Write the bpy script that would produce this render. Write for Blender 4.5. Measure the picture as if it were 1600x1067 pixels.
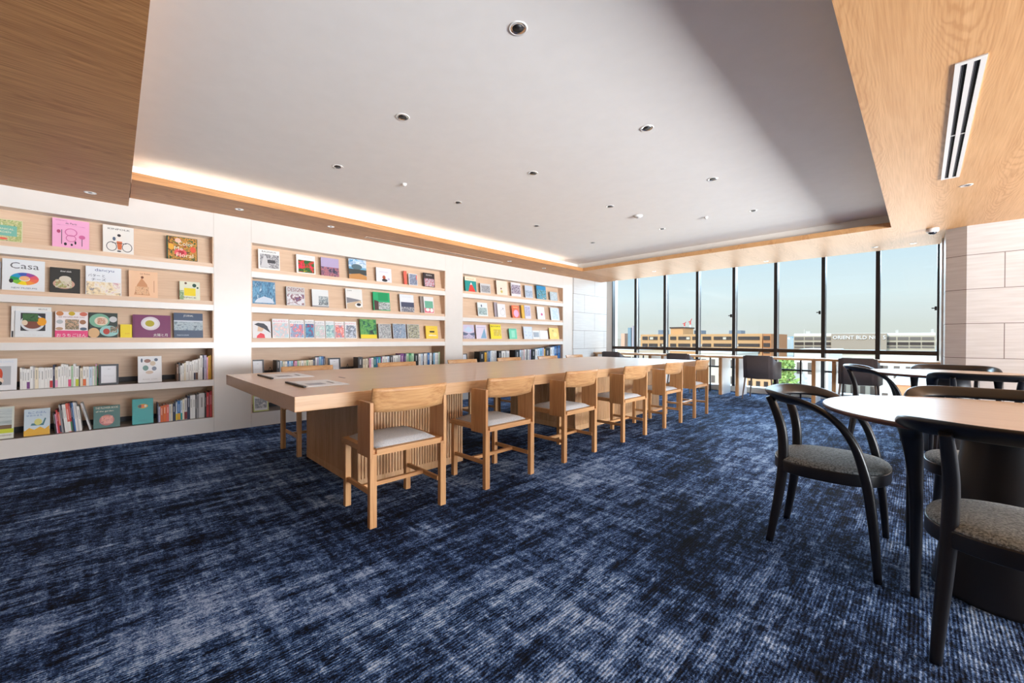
import bpy, bmesh, math, random
from mathutils import Vector, Matrix

S = bpy.context.scene
COL = S.collection
for o in list(bpy.data.objects):
    bpy.data.objects.remove(o)
random.seed(7)
PI = math.pi

# ------------------------------------------------------------------ camera
FPX, YAW, PIT, ROL, CH = 630.09, -0.792447, -0.00558, 0.002904, 1.04
_F = Vector((math.sin(YAW)*math.cos(PIT), math.cos(YAW)*math.cos(PIT), math.sin(PIT)))
_R0 = Vector((math.cos(YAW), -math.sin(YAW), 0)); _U0 = _R0.cross(_F)
_R = _R0*math.cos(ROL) + _U0*math.sin(ROL); _U = -_R0*math.sin(ROL) + _U0*math.cos(ROL)
camd = bpy.data.cameras.new('camera'); camd.sensor_width = 36; camd.lens = FPX/1600*36
camd.clip_start = .05; camd.clip_end = 6000
cam = bpy.data.objects.new('camera', camd); COL.objects.link(cam)
M = Matrix((( _R.x, _U.x, -_F.x, 0), (_R.y, _U.y, -_F.y, 0), (_R.z, _U.z, -_F.z, CH), (0, 0, 0, 1)))
cam.matrix_world = M
S.camera = cam

def on(ax, v, x, y):
    """point where the sight line of photo pixel (x, y) meets the plane axis=v"""
    d = _F + _R*((x-800)/FPX) - _U*((y-533.5)/FPX)
    o = Vector((0, 0, CH)); t = (v-o[ax])/d[ax]
    return o + d*t

# ------------------------------------------------------------------ view, sky, sun, daylight
S.view_settings.view_transform = 'Standard'; S.view_settings.look = 'None'
S.view_settings.gamma = 1; S.view_settings.use_curve_mapping = False
S.view_settings.exposure = 0.47
S.cycles.use_denoising = True
S.cycles.max_bounces = 8; S.cycles.diffuse_bounces = 5; S.cycles.glossy_bounces = 4
S.cycles.transparent_max_bounces = 12; S.cycles.sample_clamp_indirect = 6

w = bpy.data.worlds.new('sky'); S.world = w; w.use_nodes = True
nt = w.node_tree; nt.nodes.clear()
def N(nt, t, **k):
    n = nt.nodes.new(t)
    for a, b in k.items():
        if a.startswith('i_'):
            n.inputs[a[2:].replace('_', ' ')].default_value = b
        else:
            setattr(n, a, b)
    return n
def ramp(n, stops, interp='LINEAR'):
    r = n.color_ramp; r.interpolation = interp
    while len(r.elements) < len(stops): r.elements.new(.5)
    for e, (p, c) in zip(r.elements, stops):
        e.position = p; e.color = (*c[:3], 1)
wo = N(nt, 'ShaderNodeOutputWorld'); bg = N(nt, 'ShaderNodeBackground')
tc = N(nt, 'ShaderNodeTexCoord'); sx = N(nt, 'ShaderNodeSeparateXYZ')
nt.links.new(tc.outputs['Generated'], sx.inputs[0])
rp = N(nt, 'ShaderNodeValToRGB')
ramp(rp, [(0, (.54, .57, .53)), (.03, (.56, .60, .57)), (.09, (.60, .70, .72)), (.17, (.52, .66, .74)), (.6, (.32, .52, .74)), (1, (.25, .45, .7))])
nt.links.new(sx.outputs['Z'], rp.inputs[0])
mp = N(nt, 'ShaderNodeMapping'); mp.inputs['Scale'].default_value = (1.2, 1.2, 14)
nz = N(nt, 'ShaderNodeTexNoise', i_Scale=2.2, i_Detail=5.0)
nt.links.new(tc.outputs['Generated'], mp.inputs[0]); nt.links.new(mp.outputs[0], nz.inputs['Vector'])
cr = N(nt, 'ShaderNodeValToRGB'); ramp(cr, [(.46, (0, 0, 0)), (.72, (.5, .5, .5))])
nt.links.new(nz.outputs['Fac'], cr.inputs[0])
mx = N(nt, 'ShaderNodeMixRGB', blend_type='MIX'); mx.inputs[2].default_value = (.62, .66, .67, 1)
nt.links.new(cr.outputs[0], mx.inputs[0]); nt.links.new(rp.outputs[0], mx.inputs[1])
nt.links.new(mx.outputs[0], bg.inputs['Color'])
# sky strength boosted above the visible band, added to light the room
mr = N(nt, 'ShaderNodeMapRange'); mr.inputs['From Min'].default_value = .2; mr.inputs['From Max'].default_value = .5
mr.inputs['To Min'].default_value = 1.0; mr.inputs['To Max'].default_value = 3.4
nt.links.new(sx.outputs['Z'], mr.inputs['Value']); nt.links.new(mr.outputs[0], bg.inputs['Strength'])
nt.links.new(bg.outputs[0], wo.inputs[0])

def light(name, kind, loc, energy, color, direction=None, **k):
    l = bpy.data.lights.new(name, kind); l.energy = energy; l.color = color
    for a, b in k.items(): setattr(l, a, b)
    o = bpy.data.objects.new(name, l); COL.objects.link(o); o.location = loc
    if direction is not None:
        o.rotation_euler = Vector(direction).to_track_quat('-Z', 'Y').to_euler()
    return o
light('sun', 'SUN', (0, -20, 40), 1.9, (1, .93, .82), (.30, .80, -.55), angle=.01)
# daylight through the long window of the right-hand wall and through the glazed front
light('daylight_right', 'AREA', (6.45, 3.9, .95), 860, (.93, .965, 1.0), (-1, -.10, .80), shape='RECTANGLE', size=5.4, size_y=1.6)
light('daylight_front', 'AREA', (-2.65, 16, 5.6), 2400, (.58, .80, 1.0), (0, -1, -.35), shape='RECTANGLE', size=13, size_y=5.2, specular_factor=.12)
# added fill lamp outside, aimed up through the front windows to brighten the ceiling
light('ceiling_fill_front', 'AREA', (-2.65, 30, -6), 5500, (1.0, .96, .90), (0, -1, .28), shape='RECTANGLE', size=44, size_y=12, specular_factor=.05)

light('ceiling_fill_right', 'AREA', (28, 2.5, -6), 24000, (.97, .97, .97), (-1, 0, .25), shape='RECTANGLE', size=38, size_y=8, specular_factor=.05)  # second added fill, aimed up through the right opening at the ceiling

# ------------------------------------------------------------------ materials
MATS = {}
def mat(name):
    m = bpy.data.materials.new(name); m.use_nodes = True
    b = m.node_tree.nodes['Principled BSDF']
    return m, m.node_tree, b
def lin(c):
    return tuple(((x/255)/12.92 if x/255 <= .04045 else ((x/255+.055)/1.055)**2.4) for x in c)
def flat(rgb, rough=.5, metal=0., spec=.5, key=''):
    k = (tuple(rgb), rough, metal, spec)
    if k not in MATS:
        m, nt, b = mat('plain_%d_%d_%d' % tuple(rgb))
        # a faint procedural variation so that no surface is dead flat
        t = N(nt, 'ShaderNodeTexCoord'); n = N(nt, 'ShaderNodeTexNoise', i_Scale=9.0, i_Detail=2.0)
        nt.links.new(t.outputs['Object'], n.inputs['Vector'])
        r = N(nt, 'ShaderNodeValToRGB'); c = lin(rgb)
        ramp(r, [(.3, [x*.985 for x in c]), (.7, [min(1, x*1.01) for x in c])])
        nt.links.new(n.outputs['Fac'], r.inputs[0]); nt.links.new(r.outputs[0], b.inputs['Base Color'])
        b.inputs['Roughness'].default_value = rough; b.inputs['Metallic'].default_value = metal
        b.inputs['Specular IOR Level'].default_value = spec
        MATS[k] = m
    return MATS[k]
def wood(name, light_, dark_, axis, rough=.45, rings=1.0, scale=1.0, contrast=1.0, coat=0., fine=1.0, cath=0., plank=.42):
    """oak veneer with the grain running along the given axis"""
    m, nt, b = mat(name)
    t = N(nt, 'ShaderNodeTexCoord')
    sc = [7*scale]*3; sc['xyz'.index(axis)] = .55*scale
    mp = N(nt, 'ShaderNodeMapping'); mp.inputs['Scale'].default_value = sc
    nt.links.new(t.outputs['Object'], mp.inputs[0])
    n1 = N(nt, 'ShaderNodeTexNoise', i_Scale=1.0*rings, i_Detail=3.0, i_Distortion=.3)
    nt.links.new(mp.outputs[0], n1.inputs['Vector'])
    mul = N(nt, 'ShaderNodeMath', operation='MULTIPLY'); mul.inputs[1].default_value = 26
    nt.links.new(n1.outputs['Fac'], mul.inputs[0])
    sn = N(nt, 'ShaderNodeMath', operation='SINE'); nt.links.new(mul.outputs[0], sn.inputs[0])
    sc2 = [160*scale]*3; sc2['xyz'.index(axis)] = 4*scale
    mp2 = N(nt, 'ShaderNodeMapping'); mp2.inputs['Scale'].default_value = sc2
    nt.links.new(t.outputs['Object'], mp2.inputs[0])
    n2 = N(nt, 'ShaderNodeTexNoise', i_Scale=1.0, i_Detail=3.0); nt.links.new(mp2.outputs[0], n2.inputs['Vector'])
    ad = N(nt, 'ShaderNodeMath', operation='MULTIPLY_ADD'); ad.inputs[1].default_value = .11*contrast; ad.inputs[2].default_value = 0
    nt.links.new(sn.outputs[0], ad.inputs[0])
    ad2 = N(nt, 'ShaderNodeMath', operation='ADD'); nt.links.new(ad.outputs[0], ad2.inputs[0]); f2 = N(nt, 'ShaderNodeMath', operation='MULTIPLY_ADD'); f2.inputs[1].default_value = fine; f2.inputs[2].default_value = .5-.5*fine; nt.links.new(n2.outputs['Fac'], f2.inputs[0]); nt.links.new(f2.outputs[0], ad2.inputs[1])
    src = ad2.outputs[0]
    if cath:
        # nested flame figure down the middle of each veneer leaf
        def mth(op, a, b_=None, c=None):
            n = N(nt, 'ShaderNodeMath', operation=op)
            for i, v in enumerate((a, b_, c)):
                if v is None: continue
                if isinstance(v, (int, float)): n.inputs[i].default_value = v
                else: nt.links.new(v, n.inputs[i])
            return n.outputs[0]
        sp = N(nt, 'ShaderNodeSeparateXYZ'); nt.links.new(t.outputs['Object'], sp.inputs[0])
        wob = N(nt, 'ShaderNodeTexNoise', i_Scale=.9, i_Detail=1.0); nt.links.new(t.outputs['Object'], wob.inputs['Vector'])
        xs = mth('MULTIPLY_ADD', wob.outputs['Fac'], .35, mth('DIVIDE', sp.outputs['X'], plank))
        cell = mth('FLOOR', xs); dx = mth('SUBTRACT', mth('SUBTRACT', xs, cell), .5)
        wm = N(nt, 'ShaderNodeMapping'); wm.inputs['Scale'].default_value = (9, 2.6, 9); nt.links.new(t.outputs['Object'], wm.inputs[0])
        w1 = N(nt, 'ShaderNodeTexNoise', i_Scale=1.0, i_Detail=3.0); nt.links.new(wm.outputs[0], w1.inputs['Vector'])
        ph = mth('MULTIPLY_ADD', mth('MULTIPLY', dx, dx), 75., mth('MULTIPLY', cell, 3.71))
        ph = mth('MULTIPLY_ADD', sp.outputs['Y'], 5.5, ph)
        ph = mth('MULTIPLY_ADD', w1.outputs['Fac'], 4.2, ph)
        wave = mth('POWER', mth('MULTIPLY_ADD', mth('SINE', mth('MULTIPLY', ph, 2*PI)), .5, .5), 2.2)
        fade = mth('MAXIMUM', mth('SUBTRACT', 1.0, mth('MULTIPLY', mth('ABSOLUTE', dx), 2.3)), .12)
        src = mth('SUBTRACT', src, mth('MULTIPLY', mth('MULTIPLY', wave, fade), cath))
    r = N(nt, 'ShaderNodeValToRGB'); l, d = lin(light_), lin(dark_)
    ramp(r, [(.28, d), (.5, [(a*.45+c*.55) for a, c in zip(d, l)]), (.72, l)])
    nt.links.new(src, r.inputs[0]); nt.links.new(r.outputs[0], b.inputs['Base Color'])
    bp = N(nt, 'ShaderNodeBump', i_Strength=.05, i_Distance=.002); nt.links.new(n2.outputs['Fac'], bp.inputs['Height'])
    nt.links.new(bp.outputs[0], b.inputs['Normal'])
    b.inputs['Roughness'].default_value = rough; b.inputs['Coat Weight'].default_value = coat; b.inputs['Coat Roughness'].default_value = .12
    return m
OAK_L, OAK_D = (214, 170, 120), (186, 136, 88)
W = {a: wood('oak_'+a, OAK_L, OAK_D, a) for a in 'xyz'}
W_table = wood('oak_table_top', (212, 174, 134), (194, 153, 112), 'y', rough=.30, contrast=.5, coat=.15)
W_plinth = wood('oak_plinth', (222, 186, 146), (198, 156, 112), 'z')
W_ceil = wood('oak_ceiling', (222, 172, 120), (192, 138, 86), 'y', rough=.45, contrast=.35, fine=.6, scale=.8, cath=.22)
W_soffit = wood('oak_dark_soffit', (214, 158, 102), (166, 110, 62), 'y', rough=.5, contrast=.35, fine=1.0, cath=.12, plank=.6)
W_pale = wood('pale_oak_backing', (226, 198, 172), (212, 180, 152), 'y', contrast=.5)
W_round = wood('pale_round_table_wood', (214, 192, 168), (196, 172, 146), 'x', rough=.3, contrast=.5)
W_counter = wood('oak_counter', (226, 186, 146), (200, 156, 112), 'x', rough=.3)
M_white = flat((228, 225, 222), .28)
M_whitewall = flat((224, 219, 214), .22)
M_ceil = flat((240, 238, 236), .8)
M_cove = flat((240, 238, 232), .7)
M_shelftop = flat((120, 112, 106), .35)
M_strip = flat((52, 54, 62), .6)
M_frame = flat((52, 50, 52), .35, .3)
M_frame_brown = flat((66, 50, 40), .35, .3)
M_alu = flat((214, 212, 208), .35)
M_chrome = flat((230, 230, 232), .12, 1.0)
M_dark = flat((22, 22, 26), .5)
M_black_wood = flat((26, 27, 32), .33)
M_pages = flat((240, 236, 226), .8)
M_seat_white = None

def fabric(name, c1, c2, scale, rough=.95, bump=.4):
    m, nt, b = mat(name)
    t = N(nt, 'ShaderNodeTexCoord'); n = N(nt, 'ShaderNodeTexNoise', i_Scale=scale, i_Detail=3.0, i_Roughness=.7)
    nt.links.new(t.outputs['Object'], n.inputs['Vector'])
    r = N(nt, 'ShaderNodeValToRGB'); ramp(r, [(.38, lin(c1)), (.62, lin(c2))])
    nt.links.new(n.outputs['Fac'], r.inputs[0]); nt.links.new(r.outputs[0], b.inputs['Base Color'])
    bp = N(nt, 'ShaderNodeBump', i_Strength=bump, i_Distance=.002); nt.links.new(n.outputs['Fac'], bp.inputs['Height'])
    nt.links.new(bp.outputs[0], b.inputs['Normal']); b.inputs['Roughness'].default_value = rough
    b.inputs['Sheen Weight'].default_value = .15
    return m
F_light = fabric('light_grey_seat_fabric', (186, 198, 212), (216, 224, 232), 160)
F_grey = fabric('mottled_grey_wool', (66, 74, 78), (152, 162, 166), 130)
F_char = fabric('charcoal_upholstery', (60, 54, 58), (80, 74, 78), 200, .8, .15)

def tile(name, ax, c1, c2, wid=.83):
    """large pale stone tiles with fine dark joints; ax = the horizontal axis of the wall"""
    m, nt, b = mat(name)
    t = N(nt, 'ShaderNodeTexCoord'); s = N(nt, 'ShaderNodeSeparateXYZ'); nt.links.new(t.outputs['Object'], s.inputs[0])
    c = N(nt, 'ShaderNodeCombineXYZ'); nt.links.new(s.outputs[ax], c.inputs[0]); nt.links.new(s.outputs['Z'], c.inputs[1])
    mpp = N(nt, 'ShaderNodeMapping'); mpp.inputs['Location'].default_value = (.15+.415 if ax == 'X' else .1, 0, 0)
    nt.links.new(c.outputs[0], mpp.inputs[0])
    br = N(nt, 'ShaderNodeTexBrick'); br.offset = .5
    br.inputs['Scale'].default_value = 1.0; br.inputs['Brick Width'].default_value = wid; br.inputs['Row Height'].default_value = .415
    br.inputs['Mortar Size'].default_value = .004; br.inputs['Mortar Smooth'].default_value = .2
    nt.links.new(mpp.outputs[0], br.inputs['Vector'])
    mp = N(nt, 'ShaderNodeMapping'); mp.inputs['Scale'].default_value = (1.2, 14, 1)
    nt.links.new(c.outputs[0], mp.inputs[0])
    n = N(nt, 'ShaderNodeTexNoise', i_Scale=2.5, i_Detail=4.0); nt.links.new(mp.outputs[0], n.inputs['Vector'])
    r = N(nt, 'ShaderNodeValToRGB'); ramp(r, [(.3, lin(c1)), (.7, lin(c2))]); nt.links.new(n.outputs['Fac'], r.inputs[0])
    nt.links.new(r.outputs[0], br.inputs['Color1']); nt.links.new(r.outputs[0], br.inputs['Color2'])
    br.inputs['Mortar'].default_value = (*lin((120, 108, 104)), 1)
    nt.links.new(br.outputs['Color'], b.inputs['Base Color'])
    b.inputs['Roughness'].default_value = .45
    return m
T_left = tile('stone_tile_left', 'Y', (200, 198, 197), (210, 209, 208))
T_pier = tile('stone_tile_pier', 'X', (198, 194, 191), (212, 209, 207), 40)
T_right = tile('stone_tile_right', 'X', (198, 194, 191), (212, 209, 207))

def carpet():
    m, nt, b = mat('navy_loop_carpet')
    t = N(nt, 'ShaderNodeTexCoord')
    def noise(sc, scale, detail=4., rough=.5, dist=0.):
        mp = N(nt, 'ShaderNodeMapping'); mp.inputs['Scale'].default_value = sc
        nt.links.new(t.outputs['Object'], mp.inputs[0])
        n = N(nt, 'ShaderNodeTexNoise', i_Scale=scale, i_Detail=detail, i_Roughness=rough, i_Distortion=dist)
        nt.links.new(mp.outputs[0], n.inputs['Vector']); return n.outputs['Fac']
    def math_(op, a, b_, c=None):
        n = N(nt, 'ShaderNodeMath', operation=op)
        for i, v in enumerate((a, b_, c)):
            if v is None: continue
            if isinstance(v, (int, float)): n.inputs[i].default_value = v
            else: nt.links.new(v, n.inputs[i])
        return n.outputs[0]
    big = noise((1, .5, 1), 1.3, 4., .6)
    along = noise((11, 1.7, 1), 1.6, 5., .65)
    alongf = noise((40, 7, 1), 1.6, 3., .6)
    cross = noise((1.6, 13, 1), 1.5, 4., .6)
    vp = N(nt, 'ShaderNodeMapping'); vp.inputs['Scale'].default_value = (11, 3.4, 1)
    nt.links.new(t.outputs['Object'], vp.inputs[0])
    vo = N(nt, 'ShaderNodeTexVoronoi', distance='CHEBYCHEV'); vo.inputs['Scale'].default_value = 1.6
    nt.links.new(vp.outputs[0], vo.inputs['Vector'])
    vs = N(nt, 'ShaderNodeSeparateColor'); nt.links.new(vo.outputs['Color'], vs.inputs[0])
    speck = noise((1, .8, 1), 190, 2., .85)
    speck2 = noise((1, .5, 1), 75, 3., .75)
    # ribs along Y
    sp = N(nt, 'ShaderNodeSeparateXYZ'); nt.links.new(t.outputs['Object'], sp.inputs[0])
    rib = math_('SINE', math_('MULTIPLY', sp.outputs['X'], 2*PI/.0115), 0)
    v = math_('MULTIPLY', along, .75)
    v = math_('MULTIPLY_ADD', alongf, .40, v)
    v = math_('MULTIPLY_ADD', cross, .42, v)
    v = math_('MULTIPLY_ADD', big, .75, v)
    v = math_('MULTIPLY_ADD', vs.outputs['Red'], .10, v)
    v = math_('MULTIPLY_ADD', speck, .75, v)
    v = math_('MULTIPLY_ADD', speck2, .75, v)
    v = math_('MULTIPLY_ADD', math_('MULTIPLY', rib, math_('SUBTRACT', big, .2)), .10, v)
    streak = noise((2.6, 15, 1), 1.5, 5., .65)
    v = math_('MULTIPLY_ADD', math_('MAXIMUM', math_('SUBTRACT', streak, .56), 0), .8, v)
    v = math_('MULTIPLY', math_('SUBTRACT', v, 1.68), 1.8)
    r = N(nt, 'ShaderNodeValToRGB')
    ramp(r, [(.05, lin((3, 6, 14))), (.34, lin((10, 21, 44))), (.52, lin((32, 57, 100))), (.74, lin((88, 120, 170))), (1.0, lin((168, 192, 224)))])
    nt.links.new(v, r.inputs[0]); nt.links.new(r.outputs[0], b.inputs['Base Color'])
    b.inputs['Roughness'].default_value = .95; b.inputs['Specular IOR Level'].default_value = .15
    bp = N(nt, 'ShaderNodeBump', i_Strength=.6, i_Distance=.004)
    nt.links.new(math_('MULTIPLY_ADD', rib, .3, speck2), bp.inputs['Height']); nt.links.new(bp.outputs[0], b.inputs['Normal'])
    return m
M_carpet = carpet()

def glass():
    m, nt, b = mat('window_glass'); nt.nodes.remove(b)
    o = nt.nodes['Material Output']; tr = N(nt, 'ShaderNodeBsdfTransparent'); tr.inputs[0].default_value = (.95, .97, .97, 1)
    gl = N(nt, 'ShaderNodeBsdfGlossy'); gl.inputs['Roughness'].default_value = .0
    fr = N(nt, 'ShaderNodeFresnel', i_IOR=1.3); mi = N(nt, 'ShaderNodeMixShader')
    nt.links.new(fr.outputs[0], mi.inputs[0]); nt.links.new(tr.outputs[0], mi.inputs[1]); nt.links.new(gl.outputs[0], mi.inputs[2])
    nt.links.new(mi.outputs[0], o.inputs[0]); return m
M_glass = glass()
def emit(name, rgb, s):
    m, nt, b = mat(name); b.inputs['Base Color'].default_value = (.8, .8, .8, 1)
    b.inputs['Emission Color'].default_value = (*rgb, 1); b.inputs['Emission Strength'].default_value = s; return m
M_led = emit('warm_led_strip', (1, .88, .72), 3)

# ------------------------------------------------------------------ mesh helpers
def bm_new(): return bmesh.new()
def box(bm, x0, x1, y0, y1, z0, z1, mi=0):
    vs = [bm.verts.new(p) for p in ((x0,y0,z0),(x1,y0,z0),(x1,y1,z0),(x0,y1,z0),(x0,y0,z1),(x1,y0,z1),(x1,y1,z1),(x0,y1,z1))]
    fs = [(0,3,2,1),(4,5,6,7),(0,1,5,4),(1,2,6,5),(2,3,7,6),(3,0,4,7)]
    out = []
    for f in fs:
        g = bm.faces.new([vs[i] for i in f]); g.material_index = mi; out.append(g)
    return out
def prism(bm, pts, z0, z1, mi=0):
    a = [bm.verts.new((x, y, z0)) for x, y in pts]; b = [bm.verts.new((x, y, z1)) for x, y in pts]
    n = len(pts)
    bm.faces.new(a[::-1]).material_index = mi; bm.faces.new(b).material_index = mi
    for i in range(n):
        bm.faces.new((a[i], a[(i+1) % n], b[(i+1) % n], b[i])).material_index = mi
def lathe(bm, prof, cx=0, cy=0, n=40, mi=0, cap=True):
    rings = []
    for r, z in prof:
        rings.append([bm.verts.new((cx+r*math.cos(2*PI*i/n), cy+r*math.sin(2*PI*i/n), z)) for i in range(n)])
    for a, b in zip(rings, rings[1:]):
        for i in range(n):
            f = bm.faces.new((a[i], a[(i+1) % n], b[(i+1) % n], b[i])); f.material_index = mi; f.smooth = True
    if cap:
        bm.faces.new(rings[0][::-1]).material_index = mi; bm.faces.new(rings[-1]).material_index = mi
    return rings
def sweep(bm, pts, secs, ups, n=12, mi=0, power=2.6):
    """superelliptic section (width, height) carried along a smooth path; width lies across `up`"""
    def cr(arr, i, t):
        p0, p1, p2, p3 = arr[max(i-1, 0)], arr[i], arr[i+1], arr[min(i+2, len(arr)-1)]
        return .5*((2*p1)+(-p0+p2)*t+(2*p0-5*p1+4*p2-p3)*t*t+(-p0+3*p1-3*p2+p3)*t**3)
    P_ = [Vector(p) for p in pts]; S_ = [Vector((a, b, 0)) for a, b in secs]; U_ = [Vector(u) for u in ups]
    path, sec, up = [], [], []
    for i in range(len(P_)-1):
        for k in range(5):
            t = k/5; path.append(cr(P_, i, t)); sec.append(cr(S_, i, t)); up.append(cr(U_, i, t))
    path.append(P_[-1]); sec.append(S_[-1]); up.append(U_[-1])
    rings = []
    for i, p in enumerate(path):
        tan = (path[min(i+1, len(path)-1)]-path[max(i-1, 0)]).normalized()
        side = tan.cross(up[i]).normalized(); u = side.cross(tan).normalized()
        ring = []
        for k in range(n):
            a = 2*PI*k/n; c, s = math.cos(a), math.sin(a)
            cc = math.copysign(abs(c)**(2/power), c); ss = math.copysign(abs(s)**(2/power), s)
            ring.append(bm.verts.new(p+side*(cc*sec[i].x/2)+u*(ss*sec[i].y/2)))
        rings.append(ring)
    for a, b in zip(rings, rings[1:]):
        for i in range(n):
            f = bm.faces.new((a[i], a[(i+1) % n], b[(i+1) % n], b[i])); f.smooth = True; f.material_index = mi
    bm.faces.new(rings[0][::-1]); bm.faces.new(rings[-1])
def bevel(bm, w=.003, seg=2):
    bmesh.ops.bevel(bm, geom=list(bm.edges), offset=w, segments=seg, affect='EDGES', profile=.7)
def mesh_obj(name, bm, mats, parent=None, loc=(0, 0, 0), recalc=True):
    if recalc: bmesh.ops.recalc_face_normals(bm, faces=list(bm.faces))
    me = bpy.data.meshes.new(name); bm.to_mesh(me); bm.free()
    for m in (mats if isinstance(mats, (list, tuple)) else [mats]): me.materials.append(m)
    o = bpy.data.objects.new(name, me); COL.objects.link(o); o.location = loc
    if parent: o.parent = parent
    return o
def boxobj(name, b, m, parent=None, bev=0, loc=(0, 0, 0)):
    bm = bm_new(); box(bm, *b)
    if bev: bevel(bm, bev)
    return mesh_obj(name, bm, m, parent, loc)
def empty(name, loc=(0, 0, 0), rz=0):
    o = bpy.data.objects.new(name, None); COL.objects.link(o); o.location = loc; o.rotation_euler = (0, 0, rz)
    o.empty_display_size = .1; return o
def tag(o, label, cat, group=None, kind=None):
    o['label'] = label; o['category'] = cat
    if group: o['group'] = group
    if kind: o['kind'] = kind
    return o
def struct(o): o['kind'] = 'structure'; return o
def kids(o): return [c for c in bpy.data.objects if c.parent == o]
def copy_tree(o, parent=None):
    c = o.copy(); COL.objects.link(c)
    if parent: c.parent = parent
    for k in kids(o): copy_tree(k, c)
    return c
ORD = ['zeroth','first','second','third','fourth','fifth','sixth','seventh','eighth','ninth','tenth','eleventh','twelfth','thirteenth','fourteenth','fifteenth','sixteenth','seventeenth','eighteenth','nineteenth','twentieth','twenty-first','twenty-second','twenty-third','twenty-fourth','twenty-fifth','twenty-sixth','twenty-seventh','twenty-eighth','twenty-ninth','thirtieth','thirty-first','thirty-second','thirty-third','thirty-fourth']

# ------------------------------------------------------------------ room shell
XW = -5.512                                   # front plane of the book wall
ZS, ZC, ZN = 2.431, 2.62, 2.345               # wooden soffit, white ceiling, lower near soffit
struct(boxobj('floor', (-6.1, 6.7, -4.1, 9.2, -.12, 0), M_carpet))
bm = bm_new()
for y0, y1 in ((-4.0, -1.96), (.787, 1.143), (3.889, 4.246), (7.006, 7.351)):
    box(bm, -6.05, XW, y0, y1, 0, ZS+.3)
box(bm, -6.1, -6.05, -4.0, 8.8, -.1, ZS+.3)
struct(mesh_obj('wall_left', bm, M_whitewall))
struct(boxobj('wall_left', (-6.04, -5.497, 7.353, 8.72, 0, ZS+.3), T_left))
struct(boxobj('wall_back', (-6.1, 6.7, -4.1, -4.0, -.1, 2.9), flat((120, 96, 76), .6)))
# right wall: pier with its oblique return, then the wall facing the room
bm = bm_new(); prism(bm, [(.384, 7.37), (6.6, 7.37), (6.6, 9.2), (.384, 9.2)], -.05, 2.9)
struct(mesh_obj('wall_front', bm, T_right))
bm = bm_new(); prism(bm, [(.3835, 7.37), (.3835, 9.2), (.212, 9.2), (.212, 7.456)], -.05, 2.9)
struct(mesh_obj('wall_front', bm, T_pier))
bm = bm_new()
box(bm, 6.55, 6.7, -4.0, 7.37, -.05, .1); box(bm, 6.55, 6.7, -4.0, 7.37, 2.42, 2.9)
box(bm, 6.55, 6.7, -4.0, -3.2, .1, 2.42); box(bm, 6.55, 6.7, 6.85, 7.37, .1, 2.42)
struct(mesh_obj('wall_right', bm, M_whitewall))
# white ceiling with the cove behind the lip, and the oak soffits round it
CX0, CX1, CY0, CY1 = -4.862, -.265, .112, 6.817
bm = bm_new(); box(bm, -6.1, 6.7, -4.1, 9.25, ZC, 2.9)
struct(mesh_obj('ceiling', bm, M_ceil))
bm = bm_new()
box(bm, CX0-.23-.05, CX0-.23, CY0, CY1+.19, ZS+.02, ZC)
box(bm, CX0-.23, CX1+.19, CY1+.14, CY1+.19, ZS+.02, ZC)
box(bm, CX1+.14, CX1+.19, CY0, CY1+.14, ZS+.02, ZC)
struct(mesh_obj('trim_1', bm, M_cove))
bm = bm_new()
box(bm, -6.0, CX0, CY0, 8.47, ZS, ZS+.018)
box(bm, CX0-.018, CX0, CY0, CY1+.018, ZS+.018, 2.497)
struct(mesh_obj('ceiling', bm, W_soffit))
bm = bm_new()
box(bm, CX0, CX1, CY1, 8.47, ZS, ZS+.018); box(bm, CX0, CX1, CY1, CY1+.018, ZS+.018, 2.497)
box(bm, CX1, 6.55, CY0, 8.47, ZS, ZS+.018); box(bm, CX1, CX1+.018, CY0, CY1+.018, ZS+.018, 2.497)
struct(mesh_obj('ceiling', bm, W_ceil))
bm = bm_new(); box(bm, -6.0, 6.55, -4.0, .101, ZN, ZC)
struct(mesh_obj('ceiling', bm, W_soffit))
# LED strip lying in the left cove
tag(boxobj('cove_light', (CX0-.13, CX0-.06, CY0+.05, CY1-.5, ZS+.018, ZS+.028), M_led), 'warm LED strip glowing in the cove above the book wall soffit', 'light')

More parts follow.
